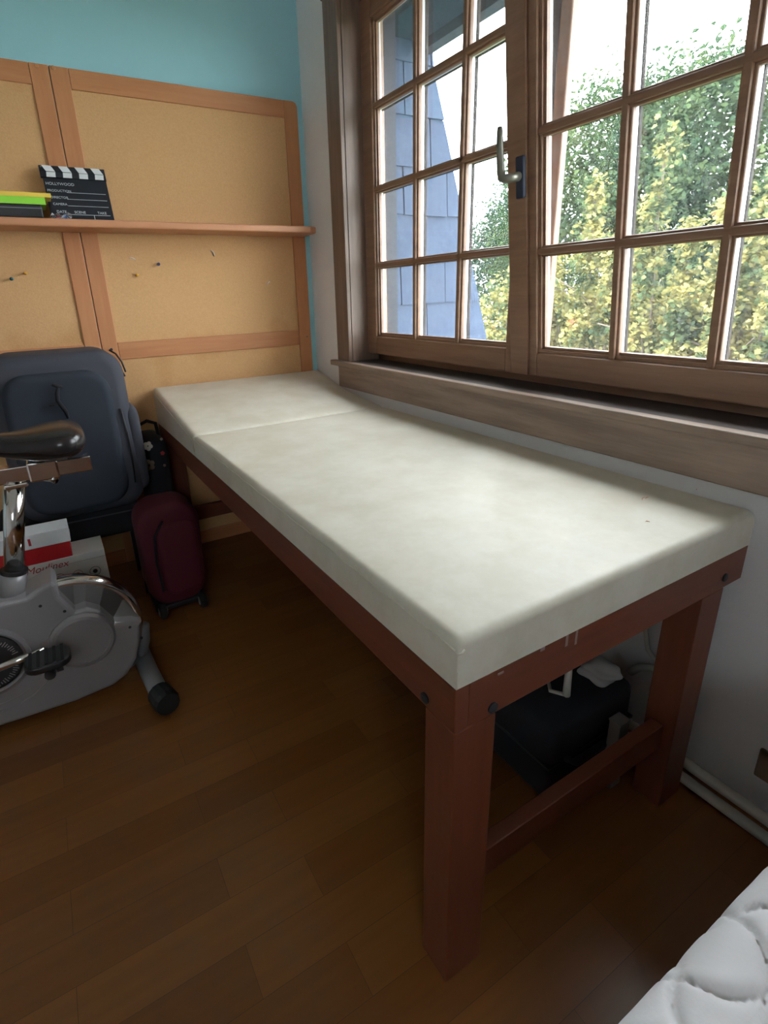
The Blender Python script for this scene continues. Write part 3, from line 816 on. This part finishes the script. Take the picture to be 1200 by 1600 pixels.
# ------------------------------------------------------------------ heating pipes and wall fitting
for z_, lab in ((.066, 'upper white heating pipe along the foot of the window wall'), (.018, 'lower white heating pipe along the floor by the window wall')):
    bm = B(); tube(bm, [(-.032, -4.5 + i * .55, z_) for i in range(9)], .0135, 14)
    t = obj('heating_pipe', bm, 'pipe_paint', smooth=True); setp(t, lab, 'pipe', 'heating pipes along the window wall')
    if z_ > .05:
        for yb_ in (-3.9, -2.75, -1.2):
            obj('pipe_clip', box(B(), -.032, XW, yb_ - .008, yb_ + .008, z_ - .006, z_ + .006), 'pipe_paint', t)
    else:
        for yb_ in (-3.9, -2.75, -1.2):
            obj('pipe_clip', box(B(), -.032, XW, yb_ - .008, yb_ + .008, z_ - .006, z_ + .006), 'pipe_paint', t)
t = empty('wall_fitting', (XW, -2.30, .15)); setp(t, 'small brown fitting on the white wall above the heating pipes, at the right edge', 'fitting')
obj('cover_plate', box(B(), -.010, 0, -.045, .045, -.04, .04, .004), 'tan_plastic', t)
obj('screw', lathe(B(), [(.004, -.010), (.004, -.0115)], (0, 0, 0), 'x', 12), 'steel', t)

# ------------------------------------------------------------------ things under the table near its foot
t = empty('dark_suitcase', (-.22, -1.70, 0)); setp(t, 'dark navy suitcase lying in shadow under the table by the wall', 'suitcase')
obj('suitcase_shell', box(B(), -.16, .16, -.30, .30, .0, .235, .03, 4), 'navy_cloth', t, smooth=True)
obj('zip_band', box(B(), -.162, .162, -.302, .302, .115, .123, .001), 'black_plastic', t)
obj('carry_handle', tube(B(), [(-.1, -.298, .12), (-.09, -.32, .12), (.09, -.32, .12), (.1, -.298, .12)], .009, 8), 'black_plastic', t, smooth=True)
p = at(945, 1040, 'z', .27)
bm = B(); bmesh.ops.create_icosphere(bm, subdivisions=4, radius=1)
for v in bm.verts:
    q = v.co.copy(); k_ = .9 + .14 * math.sin(4 * q.x + 2) * math.cos(4 * q.y) + .07 * math.sin(8 * q.z + 5 * q.x)
    v.co = Vector((q.x * .055 * k_, q.y * .05 * k_, max(q.z, -.6) * .030 * k_ + .022))
setp(obj('crumpled_cloth', bm, 'dull_cloth', smooth=True, loc=(p.x - .02, p.y, .238)), 'pale crumpled cloth on the suitcase under the table', 'cloth')
p1, p2 = at(888, 1040, 'z', .30), at(885, 1085, 'y', at(888, 1040, 'z', .30).y)
bm = B(); a, c = at(889, 1045, 'y', -1.985), at(885, 1086, 'y', -1.985)
tube(bm, [(a.x + .02, a.y + .03, .42), (a.x + .005, a.y, a.z + .06), (a.x, a.y, a.z), (c.x, c.y, c.z)], [.006, .007, .008, .009], 8)
tube(bm, [(c.x, c.y, c.z), (c.x + .02, c.y + .06, .262), (c.x + .07, c.y + .11, .243)], .005, 6)
setp(obj('white_strap', bm, 'white_plastic', smooth=True), 'pale strap end dangling under the foot end rail of the table', 'strap')
bm = B(); pts = [at(px, py, 'x', -.01) for px, py in ((985, 1050), (1000, 1043), (1018, 1044), (1034, 1052), (1050, 1064))]
tube(bm, pts, .010, 8); pts2 = [at(px, py, 'x', .012) for px, py in ((1018, 955), (1008, 985), (1012, 1015), (1030, 1040))]; tube(bm, pts2, .006, 8)
setp(obj('cable', bm, 'white_plastic', smooth=True), 'looped pale cable against the white wall behind the table leg', 'cable')
t = empty('paper_carton', (-.17, -1.985 + .0, .0)); setp(t, 'small grey carton standing behind the low stretcher by the right leg', 'carton')
for o_ in (obj('carton_body', box(B(), -.018, .02, -.0, .03, 0, .20, .002), 'carton_grey', t), obj('carton_lid', box(B(), -.019, .021, -.001, .031, .20, .205), 'carton_grey', t)): pass
t.location = (-.185, -2.055, 0)

# ------------------------------------------------------------------ bags by the wall
# support under the backpack
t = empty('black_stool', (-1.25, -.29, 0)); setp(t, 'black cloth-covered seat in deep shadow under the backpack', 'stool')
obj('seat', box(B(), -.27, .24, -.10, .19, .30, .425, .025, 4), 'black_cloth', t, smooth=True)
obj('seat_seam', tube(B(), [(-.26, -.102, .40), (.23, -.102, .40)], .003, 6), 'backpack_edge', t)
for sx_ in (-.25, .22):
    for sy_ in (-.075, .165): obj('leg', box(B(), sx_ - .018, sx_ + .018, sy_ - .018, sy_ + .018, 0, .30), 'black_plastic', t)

# backpack
bp = empty('backpack', (-1.195, -.33, .4265)); setp(bp, 'large dark navy backpack standing against the wall panels', 'backpack')
body = prism(B(), rrect(-.235, .215, 0, .62, .085, 8), 'y', -.10, .19, .045, 5)
for v in body.verts:           # lean back and soften
    f = v.co.z / .62
    v.co.y += .03 * f; v.co.x += .006 * math.sin(6 * v.co.z + 3 * v.co.y)
    if v.co.y > .05: v.co.x += .03 * (1 - f) * (1 if v.co.x > 0 else 0)
bo = obj('body', body, 'backpack_edge', bp, smooth=True)
pk = prism(B(), rrect(-.200, .155, .035, .555, .085, 8), 'y', -.135, -.06, .028, 5)
for v in pk.verts: v.co.y += .03 * v.co.z / .62 - (.012 * math.sin(PI * min(1, max(0, v.co.z / .6))) if v.co.y < -.1 else 0)
pko = obj('front_pocket', pk, 'backpack_cloth', bp, smooth=True)
zpts = rrect(-.203, .158, .032, .558, .087, 8)
obj('pocket_zip', tube(B(), [(x, -.094 + .03 * z / .62, z) for x, z in zpts], .0035, 6, closed=True), 'black_plastic', pko, smooth=True)
# stitched carrying loop in the middle of the pocket
bm = B()
for path, r_ in (([(81, 601), (89, 603), (98, 605)], .007), ([(91, 604), (89, 615), (90, 626), (97, 635), (103, 643), (107, 654)], .0075), ([(77, 634), (84, 632), (91, 632)], .006)):
    tube(bm, [at(px, py, 'y', -.463) - bp.location for px, py in path], [r_ * .6] + [r_] * (len(path) - 2) + [r_ * .6], 8)
obj('loop_strap', bm, 'black_cloth', pko, smooth=True)
# right side: compression pocket, zip and puller, strap
bm = prism(B(), rrect(-.08, .10, .05, .40, .05, 6), 'x', .185, .232, .02, 4)
for v in bm.verts: v.co.x += .012 * math.sin(PI * v.co.z / .45)
obj('side_pocket', bm, 'backpack_edge', bp, smooth=True)
obj('side_zip', tube(B(), [(.180, -.098, .10), (.186, -.094, .2), (.184, -.090, .3), (.175, -.086, .40)], .004, 6), 'black_plastic', bp, smooth=True)
bm = tube(B(), [(.18, -.02, .615), (.20, -.03, .60), (.215, -.04, .57), (.222, -.045, .53)], .0035, 6)
obj('main_zip', bm, 'black_plastic', bp, smooth=True)
a = at(185, 572, 'y', -.37) - bp.location; c = at(195, 588, 'y', -.37) - bp.location
obj('zip_puller', tube(B(), [a, (a + c) / 2 + Vector((.002, 0, 0)), c], [.0015, .003, .004], 6), 'black_plastic', bp)
bm = tube(B(), [(.15, .16, .58), (.205, .17, .46), (.215, .15, .30), (.205, .13, .10), (.18, .12, .02)], .014, 8)
obj('shoulder_strap', bm, 'black_cloth', bp, smooth=True)

# patterned dark bag
t = empty('patterned_bag', (-.900, -.17, 0)); setp(t, 'tall black bag with pale flower blotches between backpack and table', 'bag')
bm = prism(B(), rrect(-.052, .052, 0, .655, .035, 5), 'y', -.12, .12, .03, 4)
for v in bm.verts: v.co.x *= 1.0 + .12 * math.sin(5 * v.co.z)
obj('bag_body', bm, 'black_cloth', t, smooth=True)
for px, py, s, mt in ((231, 697, .022, 'white_plastic'), (226, 709, .005, 'tan_plastic'), (233, 727, .028, 'tan_plastic'), (254, 708, .010, 'red_ink'), (257, 727, .007, 'tan_plastic'), (252, 686, .007, 'grey_ink')):
    p = at(px, py, 'y', -.291) - t.location; bm = B()
    for k in range(5):
        a = 2 * PI * k / 5 + px; lathe(bm, [(s * .42, .0), (s * .42, -.002)], (p.x + s * .5 * math.cos(a), p.y, p.z + s * .55 * math.sin(a)), 'y', 8)
    obj('flower_print', bm, mt, t)
obj('bag_handle', tube(B(), [(-.04, 0, .64), (-.035, 0, .70), (0, 0, .715), (.035, 0, .70), (.04, 0, .64)], .008, 8), 'black_cloth', t, smooth=True)

# red trolley bag
t = empty('trolley_bag', (-.945, -.52, 0)); setp(t, 'dark red trolley bag on wheels on the floor beside the table', 'trolley bag')
bm = prism(B(), rrect(-.115, .125, .035, .47, .085, 8), 'y', -.10, .10, .04, 5)
for v in bm.verts:
    v.co.x *= 1 - .18 * max(0, (.2 - v.co.z)) / .2 + .03 * math.sin(9 * v.co.z)
obj('bag_body', bm, 'red_cloth', t, smooth=True)
bm = prism(B(), rrect(-.055, .100, .09, .40, .05, 6), 'y', -.118, -.06, .02, 4); obj('front_pocket', bm, 'red_cloth', t, smooth=True)
obj('pocket_zip', tube(B(), [(-.060, -.108, .12), (-.068, -.110, .25), (-.058, -.108, .36), (-.02, -.106, .415)], .005, 6), 'black_cloth', t, smooth=True)
obj('base_plate', box(B(), -.10, .10, -.10, .10, .025, .05, .008), 'black_plastic', t)
for sx_ in (-.085, .075):
    wl = obj('wheel', lathe(B(), [(.026, -.014), (.032, -.008), (.032, .008), (.026, .014)], (sx_ + .01, -.105, .032), 'x', 20), 'black_rubber', t, smooth=True)
    obj('wheel_hub', lathe(B(), [(.016, -.0175), (.018, -.013), (.018, .013), (.016, .0175)], (sx_ + .01, -.105, .032), 'x', 16), 'grey_metal', wl)

# boxes
bx_ = empty('appliance_box', (-1.40, -.53, 0)); setp(bx_, 'white appliance box with red script lettering behind the exercise bike', 'box')
obj('carton', box(B(), -.20, .219, -.07, .07, 0, .348, .002), 'box_card', bx_)
obj('lid_seam', box(B(), -.201, .220, -.0712, .0712, .3205, .3215), 'grey_ink', bx_)
Mx = Matrix.Translation((.0, -.0706, .287)) @ Matrix.Rotation(PI / 2, 4, 'X')
p = at(40, 899, 'y', -.6005) - bx_.location
text('lettering', 'Moulinex', .036, Matrix.Translation((p.x, -.0706, p.z - .002)) @ Matrix.Rotation(PI / 2, 4, 'X'), 'red_ink', bx_, shear=.35)
for px, py, mt, s in ((61, 910, 'grey_ink', .020), (94, 903, 'dark_ink', .016), (122, 897, 'red_ink', .016), (149, 892, 'dark_ink', .018)):
    p = at(px, py, 'y', -.6005) - bx_.location; bm = B()
    tube(bm, [(p.x + s * math.cos(2 * PI * k / 20), -.0706, p.z + s * math.sin(2 * PI * k / 20)) for k in range(20)], .0009, 4, closed=True)
    if mt != 'grey_ink': lathe(bm, [(s * .45, .0), (s * .45, -.0012)], (p.x, -.0704, p.z), 'y', 12)
    obj('picture_icon', bm, mt, bx_)
t = empty('red_box', (-1.42, -.53, .3485)); setp(t, 'flat dark red box on the appliance box', 'box')
obj('box_body', box(B(), -.17, .135, -.069, .05, 0, .058, .002), 'red_card', t); obj('box_lid', box(B(), -.171, .136, -.070, .051, .046, .059, .001), 'red_card', t)
t = empty('white_box', (-1.42, -.535, .409)); setp(t, 'white box lying on the red box, topmost of the stack', 'box')
obj('box_body', box(B(), -.16, .140, -.069, .03, 0, .054, .002), 'white_card', t)
obj('open_flap', box(B(), .1405, .1425, -.05, .0, .000, .04), 'white_card', t, rot=(0, -.12, 0))
obj('red_print', box(B(), .012, .020, -.0697, -.0689, .014, .040), 'red_ink', t)
bm = B()
for k in range(3): box(bm, k * .012, k * .012 + .009, 0, .012, 0, .17, .001)
setp(obj('wooden_slats', bm, 'yellow', loc=(-1.545, -.625, .349 - .349)), 'narrow yellow-orange slats standing at the left of the boxes', 'slats')

# ------------------------------------------------------------------ exercise bike
bk = empty('exercise_bike', (-1.35, -.94, 0)); setp(bk, 'silver exercise bike with black saddle and chrome post at the left edge', 'exercise bike')
bo3 = Vector(bk.location)
def Lb(bm):
    for v in bm.verts: v.co -= bo3
    return bm
YF = -1.0
def q2(px, py): p = at(px, py, 'y', YF); return (p.x, p.z)
outl = [q2(222, 972), q2(221, 1000), q2(214, 1030), q2(200, 1055), q2(178, 1072), q2(120, 1097), q2(60, 1117), q2(0, 1137), (-1.75, .048), (-1.95, .10), (-2.02, .22), (-1.98, .38), (-1.86, .47), (-1.66, .475),
        q2(0, 944), q2(40, 934), q2(64, 918), q2(80, 909), q2(88, 915), q2(93, 932), q2(118, 956), q2(135, 950), q2(158, 956), q2(180, 975)]
obj('body_shell', Lb(prism(B(), list(reversed(outl)), 'y', -.88, YF, .014, 4)), 'silver_plastic', bk, smooth=False)
fc = (-1.300, .238)
bm = B(); lathe(bm, [(.094, .012), (.092, -.006), (.085, -.013), (.076, -.015), (.074, -.010), (.001, -.010)], (fc[0], YF, fc[1]), 'y', 48)
obj('cover_disc', Lb(bm), 'silver_plastic', bk, smooth=False)
# hub disc with logo ring
hc = (-1.543, .255)
bm = B(); lathe(bm, [(.110, .01), (.108, -.006), (.098, -.010), (.092, -.004), (.090, .004)], (hc[0], YF, hc[1]), 'y', 48); obj('hub_rim', Lb(bm), 'silver_plastic', bk)
hd = obj('hub_disc', Lb(lathe(B(), [(.088, .01), (.088, -.008), (.080, -.012), (.02, -.014)], (hc[0], YF, hc[1]), 'y', 48)), 'black_plastic', bk)
for k in range(64):
    if k % 16 in (0, 1, 15): continue
    if k % 16 == 2: bm = B()
    a = 2 * PI * k / 64; rr = .072; L_ = .004 + .004 * ((k * 7) % 3) / 2
    c = Vector((hc[0] + rr * math.cos(a), YF - .0125, hc[1] + rr * math.sin(a))); u = Vector((math.cos(a), 0, math.sin(a))); tgt = Vector((-math.sin(a), 0, math.cos(a)))
    vs = [bm.verts.new(c + u * s1 * L_ + tgt * s2 * .0013 + Vector((0, -.0006, 0))) for s1, s2 in ((-1, -1), (1, -1), (1, 1), (-1, 1))]; bm.faces.new(vs)
    if k % 16 == 14: obj('ring_lettering', Lb(bm), 'grey_ink', hd)
# arc groove bead on the lower shell
bm = B(); tube(bm, [(hc[0] + .19 * math.cos(a), YF - .0005, hc[1] + .02 + .19 * math.sin(a)) for a in [(-1.75 + i * .08) for i in range(19)]], .003, 6)
tube(bm, [(hc[0] + .165 * math.cos(a), YF - .0005, hc[1] + .02 + .165 * math.sin(a)) for a in [(-1.75 + i * .08) for i in range(19)]], .002, 6)
obj('shell_bead', Lb(bm), 'silver_plastic', bk, smooth=True)
for px, py in ((63, 947), (101, 955), (203, 980), (221, 997)):
    x, z_ = q2(px, py); obj('screw_hole', Lb(lathe(B(), [(.0045, .002), (.0045, -.001)], (x, YF, z_), 'y', 12)), 'black_plastic', bk)
# flywheel
wc = (-1.322, .230)
bm = B(); lathe(bm, [(.176, .018), (.190, .024), (.201, .018), (.203, 0), (.201, -.018), (.190, -.026), (.178, -.022), (.172, -.014)], (wc[0], -.94, wc[1]), 'y', 72)
fw = obj('flywheel_rim', Lb(bm), 'chrome', bk, smooth=True)
obj('flywheel_plate', Lb(lathe(B(), [(.177, .012), (.177, -.012)], (wc[0], -.94, wc[1]), 'y', 64)), 'steel', fw)
# rear foot
pc = at(260, 1095, 'z', .045)
obj('stabilizer_bar', Lb(tube(B(), [(-1.145, -.70, .05), (-1.142, -.9, .05), (-1.135, -1.02, .05), (pc.x - .012, pc.y + .045, .045)], .029, 20)), 'grey_metal', bk, smooth=True)
obj('end_cap', Lb(tube(B(), [(pc.x - .012, pc.y + .05, .044), (pc.x, pc.y, .042), (pc.x + .003, pc.y - .016, .042)], [.037, .040, .036], 14)), 'black_rubber', bk)
obj('end_cap', Lb(tube(B(), [(-1.146, -.71, .044), (-1.147, -.66, .042)], [.037, .040], 14)), 'black_rubber', bk)
obj('frame_tube', Lb(tube(B(), [(-1.16, -.93, .075), (-1.20, -.95, .07), (-1.32, -.95, .075)], .022, 14)), 'grey_metal', bk, smooth=True)
obj('frame_tube', Lb(tube(B(), [(-1.150, -.93, .07), (-1.13, -.935, .13), (-1.124, -.94, .19)], .022, 14)), 'grey_metal', bk, smooth=True)
obj('front_stabilizer', Lb(tube(B(), [(-1.95, -.70, .045), (-1.95, -1.18, .045)], .034, 18)), 'grey_metal', bk, smooth=True)
# seat post and sleeve
Yp = -.94
def q3(px, py): return at(px, py, 'y', Yp)
a, c = q3(22, 750), q3(22, 900)
pr = (q3(40, 830) - q3(6, 830)).length / 2
obj('seat_post', Lb(tube(B(), [c, a], pr, 24)), 'chrome', bk, smooth=True)
bm = B(); tube(bm, [q3(22, 889), q3(22, 894)], pr * 1.35, 24); obj('post_collar', Lb(bm), 'black_plastic', bk)
tube(B(), [a, c], .01)
bm = B(); tube(bm, [q3(22, 893), q3(20, 915), q3(18, 945)], [pr * 1.28, pr * 1.3, pr * 1.45], 24); obj('post_sleeve', Lb(bm), 'silver_plastic', bk, smooth=True)
# slider
z1s = q3(60, 722).z; z0s = z1s - .044
obj('slider_bar', Lb(box(B(), -1.50, q3(140, 712).x, Yp - .02, Yp + .02, z0s, z1s, .003)), 'chrome', bk)
obj('slider_clamp', Lb(box(B(), q3(42, 730).x, q3(91, 730).x, Yp - .026, Yp + .026, z0s - .006, z1s + .006, .005)), 'chrome', bk)
obj('post_bracket', Lb(box(B(), q3(4, 750).x, q3(44, 750).x, Yp - .028, Yp + .028, z0s - .014, z0s - .001, .004)), 'chrome', bk)
kn = q3(80, 747); obj('clamp_knob', Lb(tube(B(), [(kn.x - .03, Yp, kn.z + .006), (kn.x, Yp - .01, kn.z + .002), (kn.x + .012, Yp - .018, kn.z)], [.006, .010, .014], 12)), 'chrome', bk, smooth=True)
# saddle: lofted
bm = B(); secs = []
xr = q3(134, 680).x
for x_, hw_, zt_, zb_ in ((xr - .002, .050, .868, .842), (xr - .012, .088, .886, .820), (xr - .035, .115, .898, .808), (xr - .075, .120, .901, .802), (xr - .12, .098, .895, .804), (xr - .165, .066, .888, .812), (xr - .21, .044, .890, .826), (xr - .26, .032, .892, .846), (xr - .295, .022, .888, .852), (xr - .305, .008, .878, .862)):
    ring = []
    for k in range(20):
        a_ = 2 * PI * k / 20; cy_, cz_ = math.cos(a_), math.sin(a_)
        yy = Yp + hw_ * math.copysign(abs(cy_) ** .75, cy_); zm = (zt_ + zb_) / 2; hz = (zt_ - zb_) / 2
        zz = zm + hz * math.copysign(abs(cz_) ** .8, cz_)
        ring.append(bm.verts.new((x_, yy, zz)))
    secs.append(ring)
for i in range(len(secs) - 1):
    for k in range(20): bm.faces.new((secs[i][k], secs[i][(k + 1) % 20], secs[i + 1][(k + 1) % 20], secs[i + 1][k]))
bm.faces.new(secs[0]); bm.faces.new(list(reversed(secs[-1])))
so = obj('saddle', Lb(bm), 'black_vinyl', bk, smooth=True)
ss = so.modifiers.new('sub', 'SUBSURF'); ss.levels = 1; ss.render_levels = 2
obj('saddle_bracket', Lb(box(B(), xr - .14, xr - .06, Yp - .018, Yp + .018, z1s, .825, .003)), 'black_plastic', bk)
# crank and pedal
pa = at(70, 1014, 'y', -1.06)
obj('crank_axle', Lb(lathe(B(), [(.016, .02), (.016, -.05)], (hc[0], YF - .01, hc[1]), 'y', 16)), 'chrome', bk)
bm = tube(B(), [(hc[0], -1.05, hc[1] + .002), (-1.47, -1.055, (hc[1] + pa.z) / 2 + .0), (pa.x, -1.062, pa.z)], [.014, .011, .0095], 10)
obj('crank_arm', Lb(bm), 'chrome', bk, smooth=True)
pc2 = at(75, 1031, 'y', -1.115)
bm = prism(B(), rrect(-.058, .058, -.045, .045, .035, 5), 'z', -.012, .012, .007, 3)
for v in bm.verts: v.co += pc2
pd = obj('pedal', Lb(bm), 'black_plastic', bk, smooth=False)
bm = B(); 
for i in range(5): box(bm, pc2.x - .045 + i * .0195, pc2.x - .037 + i * .0195, pc2.y - .040, pc2.y + .040, pc2.z + .011, pc2.z + .0145)
obj('pedal_tread', Lb(bm), 'black_rubber', pd)
bm = B(); lathe(bm, [(.014, -.012), (.014, .012)], (pc2.x + .0, pc2.y - .03, pc2.z - .024), 'y', 16); box(bm, pc2.x - .010, pc2.x + .010, pc2.y - .04, pc2.y - .02, pc2.z - .02, pc2.z - .008)
box(bm, pc2.x + .018, pc2.x + .034, pc2.y - .04, pc2.y - .02, pc2.z - .022, pc2.z - .008)
obj('pedal_weight', Lb(bm), 'black_plastic', pd)
obj('pedal_axle', Lb(tube(B(), [(pa.x, -1.062, pa.z), (pa.x, -1.075, pc2.z + .004), (pc2.x, pc2.y + .04, pc2.z)], .006, 10)), 'chrome', pd)
# front column and handlebar, left of the frame
obj('handlebar_column', Lb(tube(B(), [(-1.86, -.94, .42), (-1.93, -.94, 1.02)], .026, 16)), 'silver_plastic', bk, smooth=True)
obj('handlebar', Lb(tube(B(), [(-1.72, -1.14, 1.06), (-1.86, -1.13, 1.10), (-1.93, -1.02, 1.06), (-1.93, -.86, 1.06), (-1.86, -.75, 1.10), (-1.72, -.74, 1.06)], .014, 12)), 'black_rubber', bk, smooth=True)

# ------------------------------------------------------------------ bed with quilted cover, lower right
ZQ = .5
bd = empty('bed', (-.35, -3.0, 0)); setp(bd, 'bed with white quilted mattress cover at the lower right corner', 'bed')
e0, e1 = at(1200, 1372, 'z', ZQ), at(1000, 1548, 'z', ZQ)
ang = math.atan2(e1.y - e0.y, e1.x - e0.x)
far_y = max(e0.y, e1.y) + .004
# frame below
obj('bed_frame', box(B(), -.50, .29, -1.30, .50, .10, .28, .01), 'table_wood', bd)
for sx_ in (-.45, .24):
    for sy_ in (-1.25, .45): obj('leg', box(B(), sx_ - .03, sx_ + .03, sy_ - .03, sy_ + .03, 0, .10), 'table_wood_z', bd)
bm = B()
X_0, X_1, Y_0, Y_1 = -.535, .325, -1.33, far_y + 3.0
nx_, ny_ = 210, 440; rad = .05
def quilt_h(x, y):
    P_ = .118
    # wavy ogee seams in two diagonal directions
    u = (x + y) / P_ + .16 * math.sin(2 * PI * (x - y) / P_ * .5); v = (x - y) / P_ + .16 * math.sin(2 * PI * (x + y) / P_ * .5)
    du, dv = abs(u - round(u)), abs(v - round(v)); d = min(du, dv)
    h = .013 * (1 - math.exp(-(d / .065)))
    wr_ = .0012 * math.sin(95 * (x * .8 + y * .35) + 4 * math.sin(14 * y)) * (1 - math.exp(-d / .12))
    return h + wr_
grid = []
for j in range(ny_ + 1):
    row = []
    for i in range(nx_ + 1):
        x = X_0 + (X_1 - X_0) * i / nx_; y = Y_0 + (Y_1 - Y_0) * j / ny_
        dx = min(x - X_0, X_1 - x); dy = min(y - Y_0, Y_1 - y); z_ = ZQ - .004
        for d in (dx, dy):
            if d < rad: q = 1 - d / rad; z_ -= rad * (1 - math.sqrt(max(0, 1 - q * q)))
        # corner rounding in plan
        ex = 0
        z_ += quilt_h(x, y) * (1.0)
        row.append(bm.verts.new((x, y, z_)))
    grid.append(row)
for j in range(ny_):
    for i in range(nx_): bm.faces.new((grid[j][i], grid[j][i + 1], grid[j + 1][i + 1], grid[j + 1][i]))
ring = grid[0][:] + [grid[j][-1] for j in range(1, ny_ + 1)] + [grid[-1][i] for i in range(nx_ - 1, -1, -1)] + [grid[j][0] for j in range(ny_ - 1, 0, -1)]
low = [bm.verts.new((v.co.x, v.co.y, .285)) for v in ring]; n = len(ring)
for i in range(n): bm.faces.new((ring[i], low[i], low[(i + 1) % n], ring[(i + 1) % n]))
bm.faces.new(low)
mq = obj('quilted_mattress', bm, 'quilt_cotton', bd, smooth=True)
